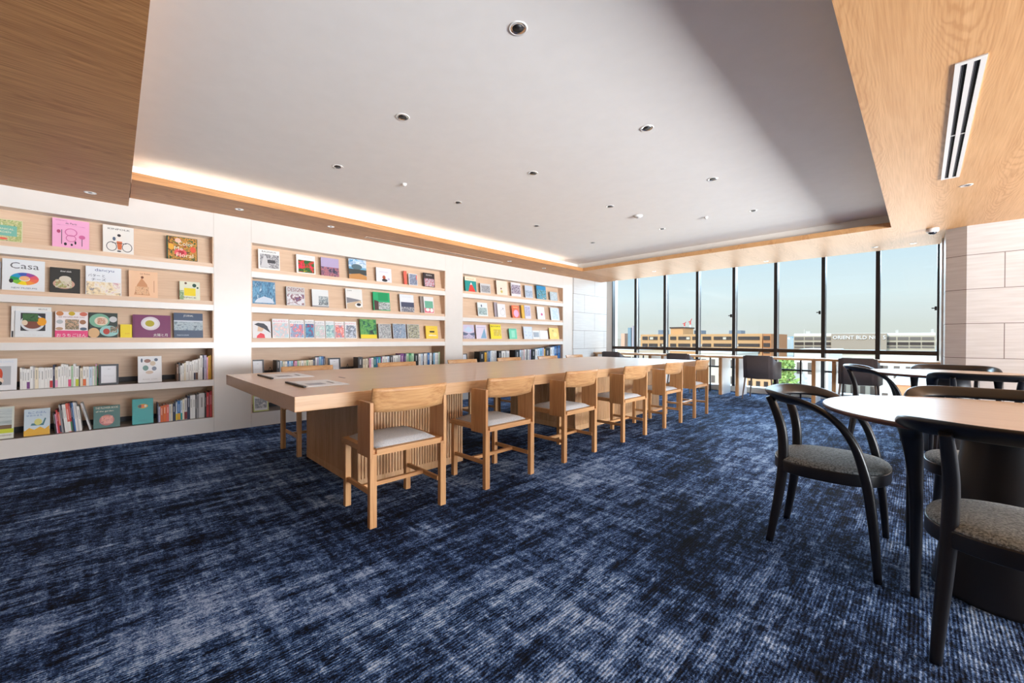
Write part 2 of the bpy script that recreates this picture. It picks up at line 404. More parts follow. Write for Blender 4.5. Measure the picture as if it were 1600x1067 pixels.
# ------------------------------------------------------------------ window wall
YG = 8.93
bm = bm_new(); box(bm, -5.74, -5.474, YG, 9.2, 0, ZC); box(bm, -6.04, -5.66, 8.72, 9.2, 0, ZC)
struct(mesh_obj('trim_2', bm, M_whitewall))
bm = bm_new(); box(bm, -5.474, .212, YG, 9.2, 0, .107); struct(mesh_obj('trim_3', bm, flat((226, 222, 214), .5)))
MX = [-5.474, -4.859, -4.135, -3.415, -2.694, -1.968, -1.246, -.53, .17]
for i in range(8):
    x0, x1 = MX[i], MX[i+1]
    wd = struct(empty('window_%d' % (i+1), ((x0+x1)/2, YG, .107)))
    cx = (x0+x1)/2; L = (-cx, -YG, -.107)
    def wb(nm, b, m): return boxobj(nm, (b[0]-cx, b[1]-cx, b[2]-YG, b[3]-YG, b[4]-.107, b[5]-.107), m, wd)
    xa = x0 + (.055 if i else .02)
    bm = bm_new()
    box(bm, xa-.01-cx, x1+.01-cx, .105, .111, 0, ZC-.112); mesh_obj('glass_pane', bm, M_glass, wd)
    wb('transom', (xa, x1, YG+.02, YG+.09, .805, .873), M_frame_brown)
    wb('lower_rail', (xa, x1, YG+.06, YG+.10, .465, .497), M_frame)
    if i:
        wb('mullion', (x0, x0+.055, YG, YG+.03, .107, ZC-.005), M_frame)
        wb('mullion_side', (x0+.004, x0+.051, YG+.03, YG+.085, .107, ZC-.005), M_alu)
        wb('mullion_back', (x0, x0+.055, YG+.085, YG+.15, .107, ZC-.005), M_frame)
    else:
        wb('window_frame', (x0, x0+.02, YG, YG+.13, .107, ZC-.005), M_frame)
    if i in (3, 5, 7):
        bm = bm_new(); xx = x1-.022 if i < 7 else x1-.015
        box(bm, xx-.012-cx, xx+.012-cx, -.018, .03, 1.50-.107, 1.56-.107); box(bm, xx-.045-cx, xx+.012-cx, -.026, -.016, 1.525-.107, 1.54-.107)
        mesh_obj('latch', bm, M_dark, wd)
    if i == 7:
        wb('window_frame', (.17, .193, YG, YG+.14, .107, ZC-.005), M_frame)
struct(boxobj('trim_4', (.193, .2115, 8.05, YG+.2, .107, ZC-.005), M_alu))

# ------------------------------------------------------------------ long oak table
TX0, TX1, TY0, TY1, TZ = -4.075, -2.28, .665, 6.14, .737
tb = tag(empty('long_table', ((TX0+TX1)/2, (TY0+TY1)/2, 0)), 'very long oak reading table with a thick top on slatted plinths', 'table')
tcx, tcy = tb.location.x, tb.location.y
boxobj('table_top', (TX0-tcx, TX1-tcx, TY0-tcy, TY1-tcy, .656, TZ), W_table, tb, .003)
for y0, y1 in ((1.205, 2.12), (3.72, 5.80)):
    x0, x1 = -3.80, -2.745
    bm = bm_new(); e = .016
    box(bm, x0+e-tcx, x1-e-tcx, y0+e-tcy, y1-e-tcy, 0, .656)
    box(bm, x0-tcx, x1-tcx, y0-tcy, y1-tcy, 0, .055)
    def slats(a, b, f):
        n = max(1, int(round((b-a)/.0235))); p = (b-a)/n
        for k in range(n): f(a+k*p+.003, a+(k+1)*p-.004)
    slats(y0, y1, lambda a, b: (box(bm, x1-e-tcx, x1-tcx, a-tcy, b-tcy, .055, .656), box(bm, x0-tcx, x0+e-tcx, a-tcy, b-tcy, .055, .656)))
    slats(x0, x1, lambda a, b: (box(bm, a-tcx, b-tcx, y0-tcy, y0+e-tcy, .055, .656), box(bm, a-tcx, b-tcx, y1-e-tcy, y1-tcy, .055, .656)))
    mesh_obj('plinth', bm, W_plinth, tb)
boxobj('cable_slot', (-3.235-tcx, -3.12-tcx, 1.26-tcy, 1.272-tcy, TZ-.002, TZ+.0012), M_dark, tb)

# newspapers
M_news = None
def newsprint():
    m, nt, b = mat('newsprint')
    t = N(nt, 'ShaderNodeTexCoord')
    br = N(nt, 'ShaderNodeTexBrick'); br.inputs['Scale'].default_value = 1; br.inputs['Brick Width'].default_value = .055; br.inputs['Row Height'].default_value = .004
    br.inputs['Mortar Size'].default_value = .0013; br.inputs['Color1'].default_value = (.68, .69, .72, 1); br.inputs['Color2'].default_value = (.80, .81, .83, 1); br.inputs['Mortar'].default_value = (.92, .92, .93, 1)
    nt.links.new(t.outputs['Object'], br.inputs['Vector']); nt.links.new(br.outputs['Color'], b.inputs['Base Color']); b.inputs['Roughness'].default_value = .85
    return m
M_news = newsprint()
for (x0, x1, y0, y1, lab) in ((-3.80, -3.385, .84, 1.135, 'folded newspaper on the long table near its far left corner'), (-3.035, -2.655, .835, 1.11, 'folded newspaper on the long table beside the nearest oak chair')):
    cx, cy = (x0+x1)/2, (y0+y1)/2
    n = tag(empty('newspaper', (cx, cy, TZ)), lab, 'newspaper', 'newspapers on the long table')
    bm = bm_new()
    for k in range(4):
        box(bm, x0-cx+.003*k, x1-cx-.002*k, y0-cy+.006*k, y1-cy-.004*k, .0008+.002*k, .0022+.002*k)
    mesh_obj('folded_pages', bm, M_news, n)
    boxobj('headline', (-.02, .10, .06, .075, .0083, .0088), flat((90, 90, 96), .8), n)
    boxobj('picture', (.02, .13, -.09, .01, .0083, .0088), flat((178, 180, 188), .8), n)
    boxobj('dark_edge', (x0-cx, x1-cx, y0-cy-.010, y0-cy+.005, .0005, .011), M_dark, n, .002)  # dark strip along one long edge of the paper

# ------------------------------------------------------------------ oak chairs at the table
def oak_chair():
    r = empty('oak_chair')
    bm = bm_new()
    for y0, y1 in ((-.235, -.195), (.195, .235)): box(bm, -.2, .215, y0, y1, .395, .427)
    box(bm, -.215, -.18, -.208, .208, .395, .427); box(bm, .18, .215, -.195, .195, .395, .427)
    box(bm, -.18, .18, -.195, .195, .40, .41)
    mesh_obj('seat_frame', bm, W['y'], r)
    # slightly domed cushion
    bm = bm_new(); n = 12; g = {}
    for i in range(n+1):
        for j in range(n+1):
            u, v = i/n*2-1, j/n*2-1
            d = (1-abs(u)**6)*(1-abs(v)**6)
            g[i, j] = bm.verts.new((.012+u*.185, v*.198, .428+.026*d**.4 if d > 0 else .428))
    for i in range(n):
        for j in range(n):
            f = bm.faces.new((g[i, j], g[i+1, j], g[i+1, j+1], g[i, j+1])); f.smooth = True
    box(bm, -.173, .197, -.198, .198, .409, .428)
    mesh_obj('seat_cushion', bm, F_light, r)
    for s in (-1, 1):
        ya, yb = sorted((s*.208, s*.248))
        boxobj('leg', (-.217, -.185, ya, yb, 0, .405), W['z'], r, .0025)
        ya, yb = sorted((s*.19, s*.225))
        boxobj('leg', (.178, .212, ya, yb, 0, .395), W['z'], r, .0025)
        ya, yb = sorted((s*.2285, s*.2490))
        boxobj('side_panel', (-.219, -.058, ya, yb, .385, .69), W['z'], r, .002)
        ya, yb = sorted((s*.2, s*.216))
        boxobj('stretcher', (-.19, .18, ya, yb, .155, .182), W['x'], r, .002)
    boxobj('stretcher', (-.025, .003, -.2, .2, .157, .18), W['y'], r, .002)
    # curved backrest: full width above the side panels, cut in below them
    bm = bm_new(); n = 18; f0, f1 = [], []
    rows = [.638, .655, .67, .69, .70, .72, .745, .770]
    def half(z):
        if z >= .70: return .240
        if z >= .69: return .227
        return .205-.0*(.69-z)
    vt = {}
    for a, z in enumerate(rows):
        for k in range(n+1):
            t = k/n*2-1; h = half(z)
            if z < .69: h = .224
            y = t*h; x = -.186-.040*(1-(y/.25)**2)-.27*(z-.64)
            for q in (0, 1): vt[a, k, q] = bm.verts.new((x-.012*q, y, z-(.012*(1-(y/.25)**2) if a == 0 else 0)))
    for a in range(len(rows)-1):
        for k in range(n):
            for q in (0, 1):
                v = [vt[a, k, q], vt[a, k+1, q], vt[a+1, k+1, q], vt[a+1, k, q]]
                f = bm.faces.new(v if q else v[::-1]); f.smooth = True
    for k in range(n):
        for a in (0, len(rows)-1): bm.faces.new((vt[a, k, 0], vt[a, k+1, 0], vt[a, k+1, 1], vt[a, k, 1]))
    for a in range(len(rows)-1):
        for k in (0, n): bm.faces.new((vt[a, k, 0], vt[a+1, k, 0], vt[a+1, k, 1], vt[a, k, 1]))
    mesh_obj('backrest', bm, W['y'], r)
    return r
NEAR = 'oak chairs along the window-room side of the long table'
proto = oak_chair()
near = [1.24, 2.065, 2.93, 3.897, 4.832, 5.715]
nl = ['oak chair with pale seat nearest the camera at the long table', 'oak chair with pale seat, second along the near side of the long table',
      'oak chair with pale seat, third along the near side of the long table', 'oak chair with pale seat, fourth along the near side of the long table',
      'oak chair with pale seat, fifth along the near side of the long table', 'oak chair with pale seat at the window end of the near side']
for i, y in enumerate(near):
    o = proto if i == 0 else copy_tree(proto)
    o.location = (-2.315, y, 0); o.rotation_euler = (0, 0, PI+.012*((i % 3)-1))
    tag(o, nl[i], 'chair', 'oak chairs on the near side of the long table')
far = [1.364, 2.335, 3.285, 4.147, 5.02, 5.74]
for i, y in enumerate(far):
    o = copy_tree(proto); o.location = (-4.035, y, 0); o.rotation_euler = (0, 0, 0)
    tag(o, 'oak chair, %s from the left on the bookshelf side of the long table' % ORD[i+1], 'chair', 'oak chairs on the bookshelf side of the long table')

# ------------------------------------------------------------------ round tables
def round_table(x, y, lab):
    r = tag(empty('round_table', (x, y, 0)), lab, 'table', 'round tables on black cones')
    bm = bm_new(); lathe(bm, [(.560, .712), (.580, .718), (.586, .728), (.586, .733), (.583, .737)], n=96)
    for f in bm.faces:
        c = f.calc_center_median()
        f.material_index = 0 if len(f.verts) > 4 and c.z > .73 else 1
    mesh_obj('table_top', bm, [W_round, flat((112, 84, 74), .45)], r)
    bm = bm_new(); lathe(bm, [(.200, 0), (.203, .004), (.203, .015), (.152, .36), (.118, .60), (.112, .70), (.13, .712)], n=64)
    mesh_obj('cone_base', bm, flat((30, 31, 36), .42), r)
round_table(.240, 2.57, 'round pale wooden table on a black cone, nearest the camera')
round_table(.206, 5.54, 'round pale wooden table on a black cone, nearer the windows')

# ------------------------------------------------------------------ black bentwood armchairs
def black_chair():
    r = empty('black_armchair')
    # seat ring with piping, and upholstered pad
    def outline(k, sc=1.0):
        t = 2*PI*k/48; c, s = math.cos(t), math.sin(t); p = 2.5
        return (.012+.232*sc*math.copysign(abs(c)**(2/p), c), .238*sc*math.copysign(abs(s)**(2/p), s))
    def loft(prof, nm, m):
        bm = bm_new(); rings = []
        for sc, z in prof: rings.append([bm.verts.new((*outline(k, sc), z)) for k in range(48)])
        for a, b in zip(rings, rings[1:]):
            for i in range(48):
                f = bm.faces.new((a[i], a[(i+1) % 48], b[(i+1) % 48], b[i])); f.smooth = True
        bm.faces.new(rings[0][::-1]); bm.faces.new(rings[-1]).smooth = True
        return mesh_obj(nm, bm, m, r)
    loft([(.985, .374), (.999, .377), (1.0, .380), (1.0, .424), (.998, .428), (.985, .430), (.9, .430)], 'seat_frame', M_black_wood)
    loft([(.975, .427), (.985, .432), (.972, .438), (.93, .445), (.8, .451), (.5, .456), (.05, .458)], 'seat_pad', F_grey)
    # bent rail: broad across the back, narrowing into the arms that run down as front legs
    half = [((-.232, 0, .757), (.026, .076), (-.75, 0, .66)), ((-.226, .10, .757), (.026, .076), (-.72, .12, .66)), ((-.200, .185, .757), (.026, .076), (-.6, .35, .66)),
            ((-.145, .248, .753), (.027, .076), (-.4, .6, .6)), ((-.060, .276, .740), (.028, .076), (-.15, .85, .45)), ((.020, .282, .706), (.029, .073), (0, .95, .3)),
            ((.086, .282, .648), (.031, .064), (0, 1, .15)), ((.134, .281, .565), (.035, .052), (0, 1, .05)), ((.164, .280, .460), (.039, .043), (0, 1, 0)),
            ((.181, .280, .360), (.039, .040), (0, 1, 0)), ((.198, .282, .200), (.035, .035), (0, 1, 0)), ((.212, .285, 0), (.028, .028), (0, 1, 0))]
    mir = [((p[0], -p[1], p[2]), s, (u[0], -u[1], u[2])) for p, s, u in half[1:]][::-1]
    full = mir+half
    bm = bm_new(); sweep(bm, [a for a, _, _ in full], [(s[1], s[0]) if False else (s[0], s[1]) for _, s, _ in full], [u for _, _, u in full], n=14)
    mesh_obj('arm_rail', bm, M_black_wood, r)
    for s in (-1, 1):
        bm = bm_new()
        pts = [(-.212, .190, 0), (-.190, .182, .14), (-.168, .172, .30), (-.158, .165, .44), (-.166, .162, .58), (-.200, .168, .70), (-.222, .172, .748)]
        sec = [(.030, .032), (.036, .039), (.041, .045), (.043, .047), (.041, .044), (.037, .039), (.033, .034)]
        sweep(bm, [(x, s*y, z) for x, y, z in pts], sec, [(1, 0, 0)]*7, n=12)
        mesh_obj('leg', bm, M_black_wood, r)
    return r
bc = black_chair()
spots = [(-.335, 2.61, 0, 'black bentwood armchair facing right on the left of the nearest round table'),
         (.250, 2.075, 84, 'black bentwood armchair seen from behind, nearest the camera at bottom right'),
         (.25, 3.075, -90, 'black bentwood armchair across the nearest round table, mostly hidden by it'),
         (.350, 4.955, 90, 'black bentwood armchair seen from behind at the farther round table'),
         (-.315, 5.49, 6, 'black bentwood armchair on the left of the farther round table'),
         (.235, 6.03, -90, 'black bentwood armchair on the window side of the farther round table')]
for i, (x, y, a, lab) in enumerate(spots):
    o = bc if i == 0 else copy_tree(bc)
    o.location = (x, y, 0); o.rotation_euler = (0, 0, math.radians(a)); tag(o, lab, 'chair', 'black armchairs round the round tables')

# ------------------------------------------------------------------ window counter
YF, YB = 8.16, 8.74
ct = tag(empty('window_counter', (-2.64, 8.45, 0)), 'long thin oak counter standing along the foot of the windows', 'counter')
ox, oy = -2.64, 8.45
boxobj('counter_top', (-5.495-ox, .195-ox, YF-oy, YB-oy, .700, .736), W_counter, ct, .002)
M_lam = flat((232, 230, 228), .4)
for x in (-5.47, -4.12, -3.84, -2.70, -2.41, -1.265, -1.0):
    wd_ = .05
    bm = bm_new(); box(bm, x-ox, x+wd_-ox, YF+.07-oy, YB-.03-oy, 0, .70, 1); box(bm, x-ox, x+wd_-ox, YF+.03-oy, YF+.07-oy, 0, .70, 0)
    mesh_obj('support_panel', bm, [W['z'], M_lam], ct)
for x in (-4.5, -3.03, -1.50, -.05):
    boxobj('steel_post', (x-.012-ox, x+.012-ox, YB-.05-oy, YB-.026-oy, 0, .70), M_frame, ct)

# grey upholstered chairs
def grey_chair():
    r = empty('upholstered_chair')
    bm = bm_new()
    # wrapped shell: back and two low arms, thick, as one U in plan
    n = 16
    def prof(s):                      # s -1..1 round the U
        a = abs(s)
        if a < .5:
            y = s/.5*.22; x = -.235+.02*(s/.5)**2; top = .772; bot = .375-.01*(1-a*2)
        else:
            q = (a-.5)/.5; y = math.copysign(.222+.040*math.sin(q*PI/2), s); x = -.215+.42*q; top = .772-.115*min(1, q*2.2)**.6; bot = .365
        return x, y, top, bot
    vt = {}
    S_ = [-1+2*i/40 for i in range(41)]
    for i, s in enumerate(S_):
        x, y, top, bot = prof(s); x2, y2 = x*1.0, y
        nx, ny = (1, 0) if abs(s) < .44 else ((0, -math.copysign(1, s)) if abs(s) > .56 else (.7, -math.copysign(.7, s)))
        rnd = .0
        if .42 < abs(s) < .6: rnd = .012
        lean = -.035*(top-.40)/.37 if abs(s) < .52 else 0
        vt[i] = [bm.verts.new((x2, y2, bot+rnd)), bm.verts.new((x2+lean, y2, top-rnd)), bm.verts.new((x2+lean+nx*.035, y2+ny*.035, top-rnd)), bm.verts.new((x2+nx*.05, y2+ny*.04, bot+rnd))]
    for i in range(40):
        a, b = vt[i], vt[i+1]
        for q in range(4):
            f = bm.faces.new((a[q], a[(q+1) % 4], b[(q+1) % 4], b[q])); f.smooth = q in (0, 2)
    bm.faces.new(vt[0]); bm.faces.new(vt[40][::-1])
    o = mesh_obj('back_shell', bm, F_char, r)
    bm = bm_new(); box(bm, -.19, .25, -.19, .19, .365, .465); bevel(bm, .02, 3); mesh_obj('seat_pad', bm, F_char, r)
    for sx in (-1, 1):
        for sy in (-1, 1):
            bm = bm_new(); xt, yt = sx*.19, sy*.2
            sweep(bm, [(xt, yt, .38), (xt+sx*.02, yt+sy*.015, .2), (xt+sx*.045, yt+sy*.035, 0)], [(.03, .03), (.026, .026), (.018, .018)], [(1, 0, 0)]*3, n=8)
            mesh_obj('leg', bm, flat((104, 92, 84), .45), r)
    return r
gc = grey_chair()
for i, (x, y, lab) in enumerate(((-1.975, 8.12, 'charcoal upholstered chair at the counter with a clear view of its back'), (-.665, 8.13, 'charcoal upholstered chair at the counter behind the bentwood armchair'),
                                 (-3.353, 8.12, 'charcoal chair top showing beyond the window end of the long table'), (-4.86, 8.12, 'charcoal chair top showing in front of the left window corner'))):
    o = gc if i == 0 else copy_tree(gc)
    o.location = (x, y, 0); o.rotation_euler = (0, 0, PI/2); tag(o, lab, 'chair', 'charcoal chairs at the window counter')

# ------------------------------------------------------------------ ceiling fittings
def downlight(r, glow=0):
    e = empty('downlight')
    bm = bm_new(); lathe(bm, [(r*.82, 0), (r*.84, -.004), (r, -.003), (r*1.04, 0)], n=32, cap=False)
    mesh_obj('trim_ring', bm, flat((222, 221, 218), .5), e)
    bm = bm_new()
    lathe(bm, [(r*.82, -.0035), (r*.72, -.0026), (r*max(.36, glow), -.0012)], n=32, cap=False)
    mesh_obj('reflector', bm, M_chrome, e)
    bm = bm_new(); lathe(bm, [(r*max(.36, glow), -.0010), (r*.02, -.0016)], n=24, cap=True); mesh_obj('lamp_glass', bm, M_dark, e)
    return e
PXL = [(811,33),(628,176),(1012,192),(527,254),(830,265),(1115,273),(714,311),(953,318),(1180,323),(839,349),(1036,353),(927,376)]
NML = ['nearest the camera', 'left one of the second diagonal pair', 'right one of the second diagonal pair', 'left of the third diagonal row', 'middle of the third diagonal row', 'right of the third diagonal row',
       'left of the fourth diagonal row', 'middle of the fourth diagonal row', 'right of the fourth diagonal row', 'left one of the last pair', 'right one of the last pair', 'farthest in the left corner']
dproto = None
gx, gy = [-1.447, -2.60, -3.77], [1.463, 2.835, 4.19, 5.56]
for (px, py), nm in zip(PXL, NML):
    p = on(2, ZC, px, py)
    x = min(gx, key=lambda a: abs(a-p.x)); y = min(gy, key=lambda a: abs(a-p.y))
    o = downlight(.047, .62) if dproto is None else copy_tree(dproto); dproto = dproto or o
    o.location = (x, y, ZC); tag(o, 'recessed downlight in the white ceiling, ' + nm, 'light', 'downlights in the white ceiling')
sp = None
soff = [(-.155, -5.31, 'in the dark soffit at far left', ZN), (.908, -4.882-.27, '', ZS)]
for (px, py, z, nm) in ((141, 301, ZN, 'in the dark oak soffit at the left edge'), (374, 327, ZS, 'over the pier between left and middle bookcases'), (517, 354, ZS, 'over the second magazine of the middle bookcase'),
                        (796, 408, ZS, 'over the left end of the right bookcase'), (850, 419, ZS, 'over the right end of the right bookcase'), (1022, 424, ZS, 'above the third window from the left'),
                        (1197, 408, ZS, 'above the fifth window mullion'), (1367, 386, ZS, 'above the last mullion on the right'), (1427, 380, ZS, 'above the rightmost window'), (1510, 289.5, ZS, 'in the pale oak ceiling beside the air vent')):
    p = on(2, z, px, py)
    o = downlight(.040) if sp is None else copy_tree(sp); sp = sp or o
    o.location = (p.x, p.y, z); tag(o, 'small round downlight ' + nm, 'light', 'downlights in the oak soffits')
# air vent in the right-hand ceiling
x0, x1, y0, y1 = .112, .220, 3.01, 5.094
v = tag(empty('air_vent', ((x0+x1)/2, (y0+y1)/2, ZS)), 'long white two-slot air vent let into the oak ceiling', 'vent')
hx, hy = (x1-x0)/2, (y1-y0)/2
boxobj('back_plate', (-hx+.01, hx-.01, -hy+.01, hy-.01, -.002, 0), flat((8, 9, 16), .8, 0., .1), v)
bm = bm_new(); sl = [(-hx, -.033), (-.011, .011), (.033, hx)]
for a, b in sl: box(bm, a, b, -hy+.03, hy-.03, -.006, 0)
box(bm, -hx, hx, -hy, -hy+.03, -.006, 0); box(bm, -hx, hx, hy-.03, hy, -.006, 0)
for a, b in ((-.033, -.011), (.011, .033)): box(bm, a, b, -.010, .004, -.0045, 0)
mesh_obj('frame', bm, M_white, v)
for c in (-.022, .022):
    boxobj('blade', (c-.0085, c-.0065, -hy+.031, hy-.031, -.0050, -.001), flat((120, 122, 132), .4), v)
    boxobj('blade', (c-.002, c-.0008, -hy+.031, hy-.031, -.0040, -.001), flat((60, 62, 76), .4), v)
# slim slot vent over the middle bookcase
v = tag(empty('slot_vent', (-5.335, 3.72, ZS)), 'slim pale slot vent in the soffit over the middle bookcase', 'vent')
boxobj('frame', (-.034, .034, -1.28, 1.28, -.004, 0), flat((226, 204, 184), .5), v)
boxobj('slot', (-.012, .026, -1.26, 1.26, -.0055, -.003), flat((132, 98, 68), .7), v)
# security camera
p = on(2, ZS, 1457, 357)
v = tag(empty('security_camera', (p.x, p.y, ZS)), 'white dome security camera under the oak ceiling by the right window', 'camera')
bm = bm_new(); lathe(bm, [(.058, 0), (.060, -.012), (.060, -.030), (.052, -.044), (.036, -.052)], n=40); mesh_obj('housing', bm, flat((232, 230, 228), .4), v)
bm = bm_new(); lathe(bm, [(.040, -.046), (.036, -.062), (.024, -.072), (.004, -.076)], n=32); mesh_obj('lens_dome', bm, flat((30, 34, 46), .1), v)
for px, py, r_, lab in ((997, 337, .055, 'flat white smoke detector disc on the ceiling near the far end'), (632, 287, .022, 'tiny white sprinkler cap on the ceiling over the long table'), (1103, 339, .022, 'tiny white sprinkler cap on the ceiling towards the right')):
    p = on(2, ZC, px, py)
    v = tag(empty('smoke_detector' if r_ > .04 else 'sprinkler_cap', (p.x, p.y, ZC)), lab, 'detector' if r_ > .04 else 'sprinkler')
    bm = bm_new(); lathe(bm, [(r_, 0), (r_, -.012), (r_*.8, -.022), (r_*.3, -.024)], n=32); mesh_obj('housing', bm, flat((226, 225, 222), .5), v)
    bm = bm_new(); lathe(bm, [(r_*.28, -.023), (r_*.2, -.030), (r_*.02, -.031)], n=16); mesh_obj('sensor', bm, flat((170, 170, 170), .5), v)

# ------------------------------------------------------------------ bookcases built into the left wall
BAYS = [(-1.96, .787, 'left'), (1.143, 3.889, 'middle'), (4.246, 7.006, 'right')]
LEDGE = {1: 1.871, 2: 1.453, 3: 1.045, 4: .583, 5: .163}
for k, (y0, y1, nm) in enumerate(BAYS):
    yc = (y0+y1)/2; h = (y1-y0)/2
    r = tag(empty('bookcase', (XW, yc, 0)), 'built-in white bookcase with oak backs, %s of three along the left wall' % {'left': 'the leftmost', 'middle': 'the middle one', 'right': 'the rightmost'}[nm], 'bookcase', 'bookcases along the left wall')
    g = .0015
    boxobj('header_panel', (-.45, 0, -h+g, h-g, 2.164, ZS-.001), M_whitewall, r)
    boxobj('base_panel', (-.45, 0, -h+g, h-g, 0, .163), M_whitewall, r)
    boxobj('back_panel', (-.45, -.385, -h+g, h-g, .163, 2.164), W_pale, r)
    for s in (-1, 1):
        a, b = sorted((s*(h-g), s*(h-.012)))
        boxobj('side_panel', (-.385, -.004, a, b, .163, 2.164), W_pale, r)
    boxobj('shelf_board', (-.385, 0, -h+g, h-g, .514, .583), M_white, r, .002)
    for z0, z1 in ((.931, .998), (1.347, 1.412), (1.759, 1.828)):
        boxobj('shelf_board', (-.385, 0, -h+g, h-g, z0, z1), M_white, r, .002)
    for z, zt in ((.998, 1.347), (1.412, 1.759), (1.828, 2.164)):
        bm = bm_new()
        # ledge and slanted back as one bent oak panel
        zl = {.998: 1.045, 1.412: 1.453, 1.828: 1.871}[z]; pts = [(-.010, z), (-.010, zl), (-.085, zl), (-.150, zt), (-.165, zt), (-.165, z)]
        a = [bm.verts.new((x, -h+.012, q)) for x, q in pts]; b = [bm.verts.new((x, h-.012, q)) for x, q in pts]
        bm.faces.new(a); bm.faces.new(b[::-1])
        for i in range(6): bm.faces.new((a[i], b[i], b[(i+1) % 6], a[(i+1) % 6]))
        mesh_obj('display_ledge', bm, W_pale, r)
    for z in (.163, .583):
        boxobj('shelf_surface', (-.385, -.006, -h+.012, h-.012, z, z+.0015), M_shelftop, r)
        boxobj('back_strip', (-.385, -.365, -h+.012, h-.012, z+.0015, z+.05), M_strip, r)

# ------------------------------------------------------------------ covers, books and frames
CN = {'white': (236, 236, 234), 'cream': (236, 226, 202), 'pink': (236, 170, 206), 'hot pink': (226, 74, 130), 'red': (196, 40, 48), 'dark red': (124, 24, 36), 'orange': (226, 110, 50),
      'coral': (226, 102, 84), 'yellow': (238, 214, 40), 'golden': (222, 170, 40), 'green': (46, 140, 84), 'pale green': (176, 212, 176), 'teal': (30, 120, 124), 'turquoise': (20, 160, 162),
      'blue': (50, 110, 176), 'light blue': (140, 192, 224), 'pale blue': (204, 220, 236), 'navy': (34, 44, 76), 'purple': (120, 60, 130), 'plum': (118, 42, 94), 'lavender': (186, 180, 208),
      'grey': (150, 150, 154), 'light grey': (206, 206, 208), 'dark grey': (66, 66, 72), 'black': (24, 24, 28), 'brown': (116, 82, 62), 'peach': (238, 196, 160), 'dark green': (24, 72, 56),
      'slate': (84, 98, 120), 'lime': (196, 206, 40), 'dark': (36, 34, 40), 'skin': (224, 190, 160)}
def C(c): return flat(CN[c] if isinstance(c, str) else c, .42)
PH = {}
def photo(cols, scale=14., seed=0, stretch=(1, 1, 1)):
    """printed-picture look: blotches of the given inks"""
    m, nt, b = mat('printed_picture'); t = N(nt, 'ShaderNodeTexCoord')
    mp = N(nt, 'ShaderNodeMapping'); mp.inputs['Location'].default_value = (seed*1.7, seed*2.3, seed*.9); mp.inputs['Scale'].default_value = stretch
    nt.links.new(t.outputs['Object'], mp.inputs[0])
    n = N(nt, 'ShaderNodeTexNoise', i_Scale=scale, i_Detail=4.0, i_Roughness=.65, i_Distortion=.6); nt.links.new(mp.outputs[0], n.inputs['Vector'])
    r = N(nt, 'ShaderNodeValToRGB'); k = len(cols)
    ramp(r, [(.32+.36*i/(k-1), lin(CN[c] if isinstance(c, str) else c)) for i, c in enumerate(cols)])
    nt.links.new(n.outputs['Fac'], r.inputs[0]); nt.links.new(r.outputs[0], b.inputs['Base Color']); b.inputs['Roughness'].default_value = .35
    return m
def text_polys(s, serif=False):
    cu = bpy.data.curves.new('lettering', 'FONT'); cu.body = s; cu.size = 1; cu.resolution_u = 2
    o = bpy.data.objects.new('lettering', cu); COL.objects.link(o)
    dg = bpy.context.evaluated_depsgraph_get(); me = bpy.data.meshes.new_from_object(o.evaluated_get(dg))
    vs = [v.co.xy.copy() for v in me.vertices]; fs = [tuple(p.vertices) for p in me.polygons]
    bpy.data.objects.remove(o); bpy.data.curves.remove(cu); bpy.data.meshes.remove(me)
    if not vs: return [], [], 1, 1
    x0 = min(v.x for v in vs); x1 = max(v.x for v in vs); y0 = min(v.y for v in vs); y1 = max(v.y for v in vs)
    return [((v.x-x0)/(x1-x0), (v.y-y0)/(y1-y0)) for v in vs], fs, x1-x0, y1-y0
